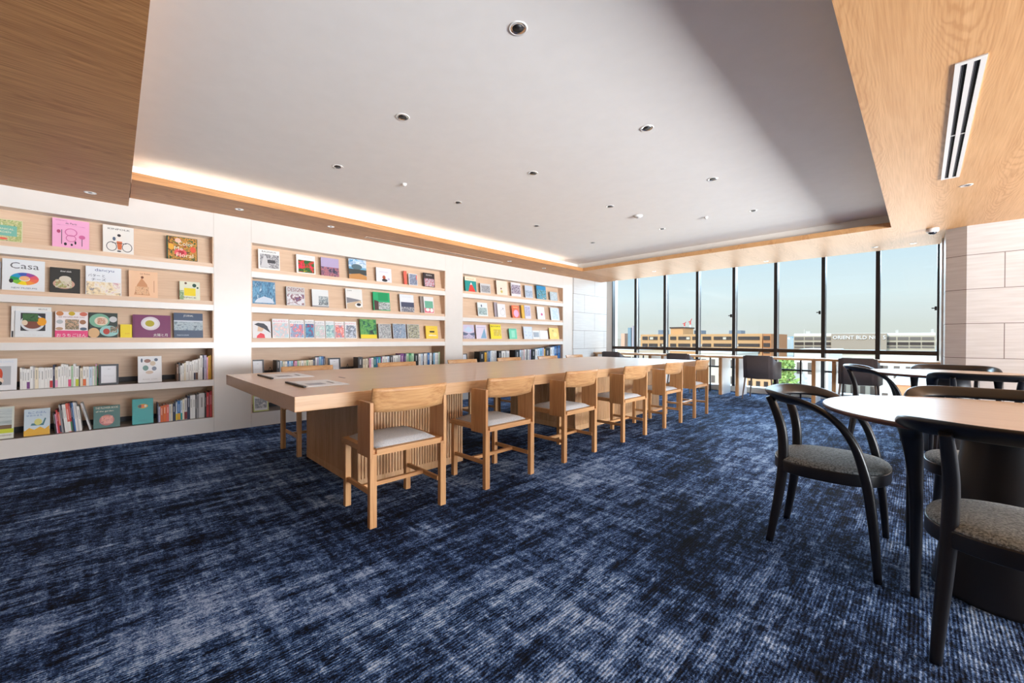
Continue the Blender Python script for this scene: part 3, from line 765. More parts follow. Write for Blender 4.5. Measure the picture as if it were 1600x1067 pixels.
def art(bm, mats, W_, H_, items, xf, seed=0, x_of=None):
    """motifs printed on the front: coordinates 0..1 across and up; each layer a hair in front of the last"""
    d = [.0006]
    def mi(m):
        if m not in mats: mats.append(m)
        return mats.index(m)
    def P_(u, v): return ((xf+d[0]), (u-.5)*W_, v*H_)
    for k, it in enumerate(items):
        d[0] += .00025; t = it[0]
        if t == 'r':
            f = bm.faces.new([bm.verts.new(P_(*q)) for q in ((it[1], it[2]), (it[3], it[2]), (it[3], it[4]), (it[1], it[4]))]); f.material_index = mi(C(it[5]))
        elif t == 'p':
            f = bm.faces.new([bm.verts.new(P_(*q)) for q in ((it[1], it[2]), (it[3], it[2]), (it[3], it[4]), (it[1], it[4]))])
            f.material_index = mi(photo(it[5], it[6] if len(it) > 6 else 16., seed+k, it[7] if len(it) > 7 else (1, 1, 1)))
        elif t == 'e':
            n = 28; f = bm.faces.new([bm.verts.new(P_(it[1]+it[3]*math.cos(2*PI*i/n), it[2]+it[4]*math.sin(2*PI*i/n))) for i in range(n)]); f.material_index = mi(C(it[5]))
        elif t == 'ring':
            n = 36; cols = it[6:]; per = n//len(cols)
            for i in range(n):
                a, b = 2*PI*i/n, 2*PI*(i+1)/n
                q = [P_(it[1]+it[3]*R_*math.cos(t_), it[2]+it[4]*R_*math.sin(t_)) for R_, t_ in ((1, a), (1, b), (it[5], b), (it[5], a))]
                f = bm.faces.new([bm.verts.new(z) for z in q]); f.material_index = mi(C(cols[min(i//per, len(cols)-1)]))
        elif t == 'g':
            f = bm.faces.new([bm.verts.new(P_(*q)) for q in it[1]]); f.material_index = mi(C(it[2]))
        elif t == 't':
            vs, fs, tw, th = text_polys(it[1])
            if not vs: continue
            hh = it[5] if len(it) > 5 and it[5] else None
            wv = it[4]; hv = hh or wv*W_*th/tw/H_
            pv = [bm.verts.new(P_(it[2]-wv/2+u*wv, it[3]-hv/2+v*hv)) for u, v in vs]
            col = it[6] if len(it) > 6 else 'dark'
            for q in fs:
                try: f = bm.faces.new([pv[i] for i in q]); f.material_index = mi(C(col))
                except ValueError: pass

def face_out(px0, px1, ytop, row, base, items, label, thick=.012, lean=8., ypos=None, kind='book', cat='book', spine=None, group=None, seed=0, xf=None, frame=None):
    """a book or magazine shown by its front; its two sides and its top come from photo pixels"""
    z0 = LEDGE[row]+(.0018 if row > 3 else .0002)
    X = xf if xf is not None else (XW-.034 if row <= 3 else XW-.05)
    a = on(0, X, px0, 600); b = on(0, X, px1, 600); H_ = on(0, X-math.sin(math.radians(lean))*.2, (px0+px1)/2, ytop).z-z0
    W_ = b.y-a.y; H_ /= math.cos(math.radians(lean))
    r = empty(kind, (X, (a.y+b.y)/2, z0+thick*math.sin(math.radians(lean)))); r.rotation_euler = (0, -math.radians(lean), 0)
    tag(r, label, cat, group)
    bm = bm_new(); mats = [C(base)]
    sp = mats.append(C(spine)) if spine else None
    f1 = box(bm, -.0014, 0, -W_/2, W_/2, 0, H_); box(bm, -thick, -thick+.0014, -W_/2, W_/2, 0, H_)
    for f in box(bm, -thick, 0, -W_/2, -W_/2+.0018, 0, H_): f.material_index = 1 if spine else 0
    bmesh.ops.recalc_face_normals(bm, faces=list(bm.faces))
    art(bm, mats, W_, H_, items, 0, seed)
    mesh_obj('cover', bm, mats, r, recalc=False)
    boxobj('pages', (-thick+.0014, -.0014, -W_/2+.0018, W_/2-.003, .002, H_-.003), M_pages, r)
    return r
GR = {('left', 1): 'books face-out on the top shelf of the left bookcase'}
def G(b, row): return 'face-out titles on the %s shelf of the %s bookcase' % (ORD[row], b)
def FO(b, row, px0, px1, yt, base, items, label, **k):
    FO.n += 1
    return face_out(px0, px1, yt, row, base, items, label, group=G(b, row), seed=FO.n, **k)
FO.n = 0
L_, M__, R__ = 'left', 'middle', 'right'
# left bookcase, top shelf
FO(L_, 1, -26, 35.5, 342, (214, 214, 178), [('p', .02, .02, .98, .98, [(226, 222, 190), (150, 170, 100), (214, 206, 160), (70, 110, 60)], 30), ('r', .1, .25, .86, .72, (120, 184, 168)), ('t', 'BOTANICAL', .48, .56, .6, 0, 'cream'), ('t', 'GARDEN', .48, .42, .45, 0, 'cream'), ('e', .5, .12, .12, .05, 'coral')], 'green botanical book with a teal title panel, cut by the left picture edge', lean=6)
FO(L_, 1, 82, 140, 343.5, 'pink', [('t', 'de Paris', .5, .86, .30, .06, 'dark'), ('t', 'Les Petits Carnets', .24, .94, .3, 0, 'dark red'), ('ring', .5, .55, .17, .14, .82, (206, 110, 160)), ('ring', .5, .34, .14, .12, .86, (190, 90, 140)), ('e', .17, .55, .05, .06, (176, 70, 110)), ('r', .24, .12, .26, .62, 'dark grey'), ('e', .80, .42, .09, .07, (204, 100, 150)), ('r', .79, .1, .81, .36, 'dark grey'), ('e', .35, .13, .04, .05, 'black'), ('e', .52, .12, .03, .04, 'black'), ('e', .62, .2, .025, .06, 'black'), ('ring', .5, .78, .4, .012, .8, (200, 120, 170))], 'bright pink book with line drawings on the top shelf of the left bookcase', lean=6)
FO(L_, 1, 161, 209.5, 353.5, (232, 228, 222), [('t', 'KINFOLK', .52, .88, .72, .06, 'dark'), ('ring', .28, .24, .17, .17, .86, 'dark grey'), ('ring', .78, .24, .17, .17, .86, 'dark grey'), ('e', .52, .66, .06, .05, 'dark'), ('g', ((.45, .6), (.6, .6), (.62, .42), (.44, .42)), (236, 228, 220)), ('g', ((.44, .44), (.62, .44), (.60, .14), (.48, .14)), (206, 106, 60)), ('e', .36, .52, .05, .07, 'slate'), ('r', .3, .36, .76, .38, 'dark grey'), ('e', .52, .08, .07, .025, 'dark')], 'pale magazine showing a figure with a bicycle, top shelf of the left bookcase', lean=6)
FO(L_, 1, 261, 309, 371, 'dark green', [('p', .04, .02, .98, .98, [(30, 60, 40), (60, 96, 50), (220, 150, 60), (36, 60, 44), (196, 60, 50)], 26), ('e', .44, .32, .2, .17, (226, 90, 100)), ('e', .46, .33, .1, .08, (176, 36, 50)), ('e', .85, .5, .1, .13, (222, 86, 60)), ('e', .36, .84, .1, .1, (240, 190, 170)), ('e', .14, .55, .09, .13, (230, 170, 60)), ('t', 'Color', .62, .72, .5, .17, 'cream'), ('t', 'Me', .38, .5, .28, .15, 'cream'), ('t', 'Floral', .58, .22, .55, .17, 'cream')], 'dark floral book with a big pink rose, right end of the top left shelf', thick=.02, lean=6)
# second shelf
FO(L_, 2, -22, 1.2, 408, 'grey', [], 'grey magazine just inside the left picture edge on the second shelf')
FO(L_, 2, 3, 70, 406, (228, 232, 236), [('t', 'Casa', .52, .80, .68, .2, (96, 96, 100)), ('ring', .52, .38, .34, .2, .38, (226, 90, 110), (150, 70, 150), (60, 90, 180), (30, 150, 200), (20, 150, 90), (120, 190, 60), (244, 214, 30), (240, 150, 60), (236, 110, 80)), ('e', .52, .40, .12, .075, (236, 180, 130)), ('e', .21, .3, .05, .07, 'dark'), ('t', 'NEW MUSEUMS', .52, .08, .6, .05, 'slate')], 'white magazine with a rainbow colour ring on the second left shelf')
FO(L_, 2, 78, 125.5, 419, (44, 44, 42), [('e', .46, .36, .36, .2, (200, 160, 140)), ('p', .18, .2, .72, .52, [(120, 90, 70), (226, 216, 200), (150, 160, 90), (190, 130, 120)], 46), ('e', .50, .56, .2, .12, (214, 206, 190)), ('t', 'dinner salads', .52, .87, .36, .07, 'white')], 'black cookbook with a plate of salad, second left shelf')
FO(L_, 2, 134, 190, 417.5, (232, 236, 242), [('t', 'dancyu', .52, .87, .54, .13, (70, 90, 140)), ('t', 'バター と', .3, .68, .46, .1, 'navy'), ('t', 'チーズ', .36, .54, .4, .1, 'navy'), ('p', .02, .0, .98, .46, [(110, 120, 150), (236, 214, 170), (240, 236, 226), (206, 150, 160)], 18)], 'white food magazine with blue Japanese headlines, second left shelf')
FO(L_, 2, 201.5, 247, 424, 'peach', [('g', ((.18, .08), (.72, .08), (.62, .5), (.44, .74), (.28, .46)), (206, 146, 104)), ('p', .22, .1, .68, .4, [(206, 146, 104), (232, 190, 150), (160, 100, 70)], 60), ('e', .46, .76, .05, .05, (120, 70, 50)), ('t', 'Les Robes', .56, .9, .34, .05, 'dark red'), ('r', .86, .2, .875, .66, (170, 110, 80))], 'peach book with a drawing of a ruffled dress, second left shelf')
FO(L_, 2, 281, 313, 440.5, (226, 228, 206), [('r', .22, .22, .78, .64, 'yellow'), ('p', .0, .0, .2, .5, [(226, 228, 206), (90, 140, 80), (226, 228, 206)], 50), ('e', .72, .8, .1, .1, 'dark green'), ('e', .3, .9, .06, .06, (110, 80, 70)), ('e', .88, .68, .05, .05, 'dark green'), ('t', 'SPICE', .5, .12, .6, .08, 'dark grey')], 'small cream book with a yellow panel and leaves, second left shelf', thick=.016)
# third shelf
FO(L_, 3, 17, 80, 479, 'white', [('t', 'BRUTUS', .78, .92, .22, .04, 'dark'), ('r', .9, .2, .93, .4, 'slate'), ('r', .02, .0, .06, .2, 'dark')], 'white magazine standing behind the noodle bowl magazine, third left shelf', xf=XW-.046, thick=.004)
FO(L_, 3, 23, 81, 486.5, (222, 228, 232), [('r', .15, .24, .82, .93, (40, 44, 52)), ('e', .47, .55, .33, .32, (214, 218, 222)), ('e', .47, .57, .28, .25, (120, 66, 50)), ('e', .72, .6, .13, .16, (236, 160, 24)), ('p', .2, .6, .62, .9, [(24, 60, 40), (60, 110, 60), (24, 60, 40)], 40), ('e', .26, .55, .08, .1, (226, 206, 180)), ('t', 'lunch for one', .5, .08, .5, .05, 'light grey')], 'magazine with a photographed bowl of noodles, third left shelf', thick=.010)
FO(L_, 3, 86, 137.5, 487.5, (238, 232, 234), [('r', 0, 0, 1, .26, 'hot pink'), ('t', 'おうちごはん', .5, .08, .9, .13, 'white'), ('t', '365 RECIPES FOR YOU', .5, .79, .8, .05, 'dark red'), ('p', .3, .3, .72, .7, [(60, 70, 50), (220, 180, 150), (90, 90, 70), (220, 200, 180)], 40), ('e', .14, .92, .11, .09, (200, 130, 80)), ('e', .5, .93, .1, .08, (200, 170, 40)), ('e', .86, .92, .12, .08, (206, 110, 90)), ('e', .14, .6, .1, .08, (180, 186, 190)), ('e', .84, .6, .1, .09, (160, 110, 80)), ('e', .13, .33, .11, .06, (186, 150, 120)), ('e', .86, .33, .11, .06, 'slate')], 'pink and white cookery magazine with small round dishes, third left shelf', spine='dark red')
FO(L_, 3, 139.5, 184, 489, (34, 50, 46), [('e', .36, .68, .36, .28, (120, 176, 150)), ('e', .42, .66, .24, .18, (226, 210, 190)), ('p', .28, .54, .56, .78, [(226, 214, 200), (190, 120, 80), (226, 214, 200)], 60), ('e', .84, .74, .14, .12, 'light grey'), ('e', .16, .18, .2, .2, (216, 176, 130)), ('e', .7, .26, .34, .22, (150, 200, 200)), ('e', .6, .24, .12, .12, (180, 60, 50)), ('p', .74, .2, .98, .44, ['white', (60, 90, 60), (210, 120, 100)], 50)], 'dark cookbook with pale green plates of food, third left shelf', spine='dark green')
FO(L_, 3, 188, 206.4, 507, 'yellow', [('t', 'sun', .6, .3, .4, .1, 'golden')], 'small plain yellow booklet on the third left shelf', thick=.006)
FO(L_, 3, 207.6, 267, 492.5, 'plum', [('r', .03, 0, .045, 1, (90, 30, 70)), ('e', .46, .62, .25, .3, (214, 206, 214)), ('e', .46, .62, .20, .23, (226, 222, 226)), ('e', .44, .62, .12, .14, (176, 164, 30)), ('t', '太陽と月', .72, .11, .38, .13, 'white')], 'plum cookbook with a white bowl and Japanese title, third left shelf', thick=.016)
FO(L_, 3, 272, 317.5, 489.5, (64, 82, 110), [('r', .0, .46, 1, .7, (196, 206, 216)), ('p', .0, .3, 1, .64, [(60, 80, 100), (180, 196, 204), (110, 130, 150)], 30), ('t', 'JOURNAL', .5, .88, .34, .1, 'white'), ('t', 'MADE IN EUROPE', .3, .1, .4, .05, 'pale blue')], 'slate blue magazine with bands of snowy scenery, third left shelf')
# fourth shelf, face-out pieces
FO(L_, 4, -34, 25.5, 561, (230, 232, 236), [('r', .05, .16, .84, .76, (176, 180, 186)), ('e', .52, .5, .1, .2, (206, 66, 24)), ('e', .53, .3, .12, .1, (230, 206, 190)), ('e', .55, .22, .06, .06, 'black'), ('t', 'VOGUE LIVING', .6, .9, .6, .06, 'pale blue')], 'white magazine with a grey portrait at the left edge, fourth shelf', lean=10)
FO(L_, 4, 215.5, 253, 557, (232, 234, 238), [('e', .4, .82, .14, .07, (150, 110, 100)), ('e', .62, .72, .12, .09, (206, 190, 170)), ('e', .76, .86, .08, .06, 'slate'), ('e', .32, .55, .12, .1, (110, 150, 146)), ('e', .68, .52, .1, .08, (120, 130, 150)), ('e', .48, .38, .16, .06, (206, 186, 170)), ('e', .16, .84, .04, .08, 'slate'), ('t', 'flower notes', .5, .12, .6, .03, 'grey')], 'white book with scattered watercolour leaves, fourth left shelf', lean=9, thick=.018)
# fifth shelf
FO(L_, 5, -44, 20.5, 637.5, (212, 216, 206), [('p', .03, .3, .95, .94, [(150, 166, 170), (196, 206, 206), (160, 176, 180)], 8, (1, .4, 3)), ('r', .03, .3, .95, .42, (110, 84, 60)), ('r', .0, .17, 1, .3, 'lime'), ('t', 'WEEKEND', .8, .1, .3, .04, 'brown')], 'tilted landscape magazine with a lime band at lower left', lean=12)
FO(L_, 5, 36.5, 77.5, 639, (196, 214, 226), [('r', 0, 0, 1, .2, 'golden'), ('g', ((.05, .2), (.2, .3), (.4, .22), (.62, .32), (.8, .22), (.98, .34), (.98, .2)), 'golden'), ('g', ((.25, .38), (.75, .36), (.85, .62), (.8, .64), (.7, .44), (.3, .46)), (60, 116, 130)), ('e', .54, .5, .15, .12, (206, 206, 120)), ('t', 'ねこのほん', .5, .86, .7, .09, 'blue'), ('t', 'ゆめのまち', .4, .75, .6, .06, 'blue')], 'children\'s picture book, light blue above yellow, bottom left shelf', lean=10, thick=.01)
FO(L_, 5, 145.5, 187.5, 634, (48, 104, 102), [('t', 'THE FLOWER BOOK', .5, .9, .86, .09, 'cream'), ('t', 'of the garden', .42, .74, .66, .09, 'cream'), ('e', .5, .34, .28, .24, (186, 110, 110)), ('p', .3, .18, .72, .52, [(150, 70, 80), (226, 160, 150), (200, 120, 90)], 50), ('r', 0, .97, 1, 1, 'dark green')], 'teal green book with a pink flower, bottom shelf of the left bookcase', lean=10, thick=.02, spine='dark green')
FO(L_, 5, 206.5, 239.7, 623.5, 'turquoise', [('e', .5, .70, .24, .09, 'golden'), ('e', .38, .7, .1, .06, (30, 50, 60)), ('e', .5, .7, .08, .06, 'orange'), ('e', .62, .7, .06, .05, 'cream'), ('t', 'notes', .5, .14, .4, .02, 'teal')], 'turquoise notebook with a golden emblem, bottom left shelf', lean=9, thick=.02)
# middle bookcase
FO(M__, 1, 404, 437.5, 391, 'white', [('t', 'BAUHAUS', .5, .90, .66, .08, 'dark'), ('p', .08, .08, .96, .78, [(60, 60, 64), (200, 200, 204), (110, 110, 116), (230, 230, 232)], 20), ('g', ((.1, .1), (.5, .1), (.36, .7), (.26, .7)), 'light grey'), ('r', .42, .34, .78, .5, 'dark grey')], 'black and white building magazine, first on the top middle shelf', lean=6)
FO(M__, 1, 463.5, 493, 399, 'white', [('t', 'GARDENS', .55, .88, .55, .07, 'light grey'), ('p', .1, .06, .94, .72, [(230, 50, 120), (222, 40, 50), (24, 96, 40), (24, 96, 40), (240, 206, 20)], 11)], 'white magazine with mottled red, yellow, pink and green cover, top middle shelf', lean=6)
FO(M__, 1, 502, 530, 403.5, (168, 150, 184), [('r', 0, .44, 1, 1, (178, 164, 200)), ('p', 0, 0, 1, .5, [(36, 34, 50), (90, 80, 110), (196, 120, 130), (50, 50, 70)], 26)], 'lilac magazine with a city at dusk, top middle shelf', lean=6, spine='brown')
FO(M__, 1, 545.5, 573, 405.5, (110, 170, 206), [('p', 0, .6, 1, 1, [(60, 140, 190), (220, 230, 240), (100, 170, 210)], 14), ('e', .45, .62, .3, .14, (84, 110, 120)), ('r', 0, .24, 1, .5, (60, 66, 66)), ('g', ((0, 0), (1, 0), (1, .2), (.6, .3), (0, .22)), (196, 140, 80))], 'magazine with a mountain under a blue sky, top middle shelf', lean=6, spine='brown')
FO(M__, 1, 588, 612, 419, (226, 228, 234), [('t', 'winter', .5, .72, .6, .08, 'lavender'), ('e', .5, .34, .1, .14, (170, 80, 50)), ('e', .54, .14, .18, .1, 'dark'), ('e', .8, .24, .07, .08, 'lavender')], 'small white picture book with a seated figure, top middle shelf', lean=6, spine='dark grey')
FO(M__, 1, 631.5, 636, 423.5, 'coral', [], 'thin coral red booklet edge on the top middle shelf', lean=6, thick=.01)
FO(M__, 1, 638.8, 652.5, 428, (220, 220, 226), [('p', .1, .05, .95, .95, [(50, 60, 90), (170, 180, 200), (80, 90, 120), (220, 226, 236)], 30), ('r', .85, .5, .95, .9, 'coral')], 'small book with a blue grey photograph, top middle shelf', lean=6)
FO(M__, 1, 662, 679.5, 427, (56, 44, 46), [('t', 'EDEN', .5, .85, .5, .08, 'white'), ('p', .1, .05, .95, .6, [(50, 40, 44), (196, 110, 120), (206, 206, 220), (60, 60, 60)], 40)], 'dark floral book at the right end of the top middle shelf', lean=6)
FO(M__, 2, 394, 431, 440, (90, 140, 180), [('p', .02, .02, .98, .98, [(40, 80, 120), (120, 176, 210), (50, 100, 140), (190, 220, 236)], 12, (1, 3, .8)), ('g', ((.1, .05), (.95, .05), (.8, .26), (.5, .34), (.2, .2)), (206, 220, 236))], 'large blue magazine of a frosty forest, second middle shelf')
FO(M__, 2, 448, 477, 449, 'light grey', [('t', 'DESIGNS', .52, .85, .86, .2, 'dark red'), ('p', .05, .05, .95, .62, [(206, 206, 220), (230, 230, 236), (120, 40, 60), (110, 130, 190)], 18)], 'magazine with a dark red headline on the second middle shelf', spine='dark', thick=.028)
FO(M__, 2, 488, 514, 453, (226, 230, 232), [('p', .4, .1, .98, .62, [(226, 230, 232), (90, 110, 120), (206, 214, 216), (60, 76, 86)], 30), ('t', 'ZINE', .66, .2, .6, .14, 'dark grey'), ('r', .0, .0, 1, .07, 'grey')], 'white magazine with a grey tower drawing, second middle shelf', spine='brown', thick=.03)
FO(M__, 2, 541, 567, 451.5, (230, 230, 228), [('t', 'CAFE', .24, .9, .28, .05, 'dark'), ('g', ((.05, .28), (.05, .56), (.75, .48), (.95, .44)), (130, 130, 138)), ('g', ((.05, .0), (.05, .26), (.9, .44), (1, 0)), (206, 180, 150)), ('e', .76, .2, .22, .12, 'white'), ('e', .76, .23, .13, .07, 'dark')], 'white magazine with a coffee cup on a wooden table, second middle shelf', spine='dark')
FO(M__, 2, 584, 610, 457, (30, 170, 110), [('r', .3, .55, .9, .98, (10, 150, 90)), ('g', ((.05, .02), (.45, .02), (.3, .5), (.05, .56)), (80, 50, 50)), ('p', .3, .04, .98, .46, [(226, 230, 228), (60, 70, 76), (220, 226, 226), (40, 60, 60)], 22, (1, 1, 3))], 'bright green magazine on the second middle shelf')
FO(M__, 2, 625.5, 647.5, 460.5, (226, 230, 236), [('r', .08, .0, 1, .56, (70, 76, 100)), ('p', .1, .02, 1, .28, ['white', (70, 76, 100), 'white'], 30), ('t', 'SNOW', .5, .86, .6, .06, 'light grey')], 'white magazine with a slate winter photo, second middle shelf', spine='brown')
FO(M__, 2, 657.6, 664, 463, (150, 140, 136), [], 'dull grey folder behind the pink and green book, second middle shelf', xf=XW-.058)
FO(M__, 2, 663, 678.5, 464, (230, 226, 226), [('r', .1, .3, .92, .74, (110, 176, 150)), ('r', .05, .02, .95, .3, (226, 110, 130)), ('e', .35, .2, .2, .1, 'white'), ('e', .75, .18, .15, .12, 'white')], 'book in green and pink on white, right end of second middle shelf')
FO(M__, 3, 395, 424, 502, (232, 232, 236), [('g', ((.1, .8), (.3, .9), (.62, .86), (.8, .7), (.86, .52), (.98, .3), (.6, .56), (.3, .7)), (40, 46, 60)), ('g', ((.3, .68), (.62, .56), (.5, .38), (.26, .4)), 'skin'), ('g', ((.2, 0), (.66, 0), (.62, .22), (.42, .3), (.24, .14)), (226, 60, 76))], 'white picture book with a dark hat and red collar, third middle shelf')
for i, (a, b, t, c, cols) in enumerate(((426, 452, 498.5, 'hot pink', ['white', (170, 214, 226), (236, 200, 200), 'white']), (452.8, 476, 500, 'teal', [(240, 200, 200), (90, 170, 210), (236, 100, 110), 'white']), (477, 491.8, 499.8, 'navy', [(40, 110, 160), (80, 160, 200), (40, 90, 140), (206, 60, 70)]),
                                        (492.6, 508.5, 501.5, 'slate', ['white', (170, 206, 200), (220, 196, 206), 'white']), (509.3, 523, 501.8, 'turquoise', ['white', (150, 200, 200), (120, 120, 150)]), (523.8, 538.6, 502.8, 'red', [(240, 220, 220), (230, 110, 100), (110, 170, 200)]), (539.6, 557.6, 502.8, 'hot pink', ['white', (90, 100, 120), (180, 190, 210), 'white']))):
    FO(M__, 3, a, b, t, (238, 238, 240), [('p', .06, .04, .95, .78, cols, 26), ('t', 'まんがタウン', .5, .88, .88, .1, c)], 'comic magazine with a %s title, %s in the comic row of the middle bookcase' % (c, ORD[i+1]), thick=.01)
FO(M__, 3, 563.5, 589, 499, (60, 140, 70), [('p', .02, .2, 1, 1, [(30, 90, 60), (110, 180, 90), (40, 120, 80), (30, 50, 50)], 14), ('r', .02, 0, 1, .2, 'yellow')], 'green leafy magazine with a yellow foot, third middle shelf')
for a, b, t, cols, nm in ((592, 612, 506.5, ['white', (110, 116, 120), 'light grey', (90, 120, 110)], 'grey green'), (614.5, 635, 506, ['white', (90, 110, 140), (170, 190, 210), (70, 80, 90)], 'grey blue'), (637, 656, 507, ['white', (80, 76, 70), (200, 200, 170), (120, 110, 130)], 'olive grey')):
    FO(M__, 3, a, b, t, 'light grey', [('p', .04, .02, .98, .96, cols, 34), ('t', 'LIBRARY', .55, .95, .6, .06, 'dark')], 'densely patterned %s book on the third middle shelf' % nm, spine='dark grey', thick=.018)
FO(M__, 3, 666, 684.5, 509.5, (240, 206, 70), [('r', .32, .48, .72, .6, 'dark'), ('e', .4, .26, .2, .05, 'cream'), ('e', .7, .24, .2, .04, 'cream'), ('t', 'LIFE', .52, .78, .4, .06, 'golden')], 'yellow book with a black motif, right end of third middle shelf', thick=.018, spine='golden')
FO(M__, 5, 396, 420, 617.5, (206, 214, 140), [('r', .07, .07, .92, .93, (220, 222, 226)), ('p', .12, .2, .88, .8, ['light grey', (130, 136, 146), 'white'], 16)], 'picture in a lime green border standing low behind the table', lean=9)
# right bookcase
FO(R__, 1, 727, 744.5, 433, (40, 150, 146), [('r', 0, .74, 1, 1, 'cream'), ('t', 'MONT', .5, .86, .7, .09, 'orange'), ('g', ((.26, 0), (.92, 0), (.62, .5), (.44, .5)), (224, 70, 60)), ('g', ((.44, .48), (.62, .48), (.54, .66)), 'white')], 'teal book with a red snow-capped cone, first on the top right shelf', lean=6)
FO(R__, 1, 750.5, 766.5, 443.5, 'light grey', [('p', .1, .1, .95, .8, [(60, 60, 64), (180, 180, 184), (90, 90, 94)], 40)], 'small black and white book on the top right shelf', lean=6, spine='dark grey')
FO(R__, 1, 776, 793, 439, (240, 222, 206), [('e', .42, .45, .06, .06, (120, 60, 50)), ('e', .45, .24, .1, .1, (206, 190, 110))], 'cream book with a tiny figure on the top right shelf', lean=6, spine='brown')
FO(R__, 1, 799, 814, 442, (226, 222, 226), [('p', .04, .2, .96, .84, [(50, 50, 60), (206, 206, 216), (110, 60, 110), (60, 90, 70)], 40)], 'white book with dark flowers on the top right shelf', lean=6)
FO(R__, 1, 820.5, 832.5, 446.5, (196, 208, 224), [('p', .1, .1, .95, .6, [(70, 90, 120), (190, 206, 226), (60, 70, 90)], 30)], 'grey blue narrow magazine on the top right shelf', lean=6, spine='brown')
FO(R__, 1, 839, 853.5, 447, (50, 140, 190), [('p', .02, .0, 1, .7, [(20, 50, 70), (110, 180, 210), (30, 90, 80), (226, 230, 236)], 20)], 'blue mountain-view magazine on the top right shelf', lean=6)
FO(R__, 1, 859.5, 871, 456.5, (170, 186, 196), [('p', .1, .1, .9, .9, [(120, 150, 160), (200, 210, 216), (110, 120, 130)], 30)], 'small grey book at the right end of the top right shelf', lean=6)
FO(R__, 2, 747, 762.5, 473, (226, 232, 232), [('p', .06, .1, .9, .62, [(40, 90, 100), (190, 210, 210), (60, 70, 76)], 34), ('e', .4, .76, .06, .1, 'slate')], 'white book with a teal house drawing, second right shelf', spine='grey')
FO(R__, 2, 773.3, 778.5, 472.5, (176, 166, 176), [], 'grey folder edge leaning on the second right shelf', xf=XW-.058)
FO(R__, 2, 778, 790.5, 475, (232, 230, 232), [('ring', .62, .36, .3, .24, .86, 'light grey'), ('e', .7, .66, .05, .04, 'dark grey')], 'plain white booklet with a fine drawing, second right shelf')
FO(R__, 2, 800.5, 812, 477.5, (226, 110, 66), [('e', .55, .36, .34, .3, 'pink'), ('r', .2, .8, .8, .9, (240, 170, 120))], 'orange book with a pale pink figure, second right shelf', spine='brown')
FO(R__, 2, 815.5, 820, 477, 'golden', [], 'thin mustard book edge on the second right shelf')
FO(R__, 2, 820.5, 829.8, 477.5, (214, 210, 228), [('p', .1, .2, .9, .9, [(214, 210, 228), (150, 140, 180), 'white'], 34)], 'lilac booklet beside the mustard book, second right shelf')
FO(R__, 2, 840, 851.5, 479.5, (236, 232, 232), [('e', .6, .4, .14, .1, (206, 90, 140))], 'white booklet with one pink spot, second right shelf', spine='dark grey')
FO(R__, 2, 861, 874.5, 481, (206, 216, 230), [('p', .2, .1, .8, .9, [(206, 216, 230), (170, 190, 214), 'white'], 20)], 'pale blue booklet at the right end of the second right shelf', spine='brown')
FO(R__, 3, 724, 742, 507.5, (206, 196, 220), [('g', ((.0, .1), (.5, .36), (1, .1), (1, .46), (.5, .34), (0, .5)), (96, 104, 130)), ('p', .0, .0, 1, .24, [(110, 116, 140), (206, 196, 220), (80, 86, 106)], 26), ('g', ((.1, .6), (.5, .44), (.9, .62), (.5, .9)), (190, 210, 230))], 'lavender book with mountains, first on the third right shelf')
FO(R__, 3, 744.5, 761, 508, (222, 210, 226), [('g', ((.4, .04), (.95, .04), (.82, .8)), (130, 170, 200)), ('r', .1, .8, .9, .84, 'lavender')], 'lilac book with a pale blue sail shape, third right shelf', spine='grey')
FO(R__, 3, 767, 784, 507, (242, 220, 20), [('t', 'BOOKS', .5, .86, .84, .1, 'dark'), ('p', .3, .2, .95, .66, [(242, 220, 20), (200, 170, 20), (240, 230, 140)], 40)], 'bright yellow magazine on the third right shelf', spine='dark grey')
FO(R__, 3, 796, 808, 513.5, (110, 206, 170), [('r', .3, .14, .74, .8, (150, 220, 190)), ('r', .1, .94, .9, .97, 'teal')], 'mint green book on the third right shelf', spine='dark grey')
FO(R__, 3, 819, 832.5, 510.5, (210, 218, 234), [('p', .1, .05, .9, .6, [(150, 170, 210), (220, 226, 240), (170, 180, 200)], 20)], 'pale blue magazine beside two white cards, third right shelf', spine='grey')
FO(R__, 3, 833, 843.6, 516.5, 'white', [('r', .1, .22, .9, .8, (160, 166, 176))], 'white card with a grey photograph, third right shelf', thick=.005)
FO(R__, 3, 844, 856.5, 516.5, 'white', [], 'plain white card on the third right shelf', thick=.005)
FO(R__, 3, 859, 873.5, 512.5, (244, 206, 90), [('e', .6, .4, .2, .2, (240, 226, 120)), ('e', .4, .75, .1, .08, (200, 170, 60))], 'yellow book at the right end of the third right shelf', spine='brown')

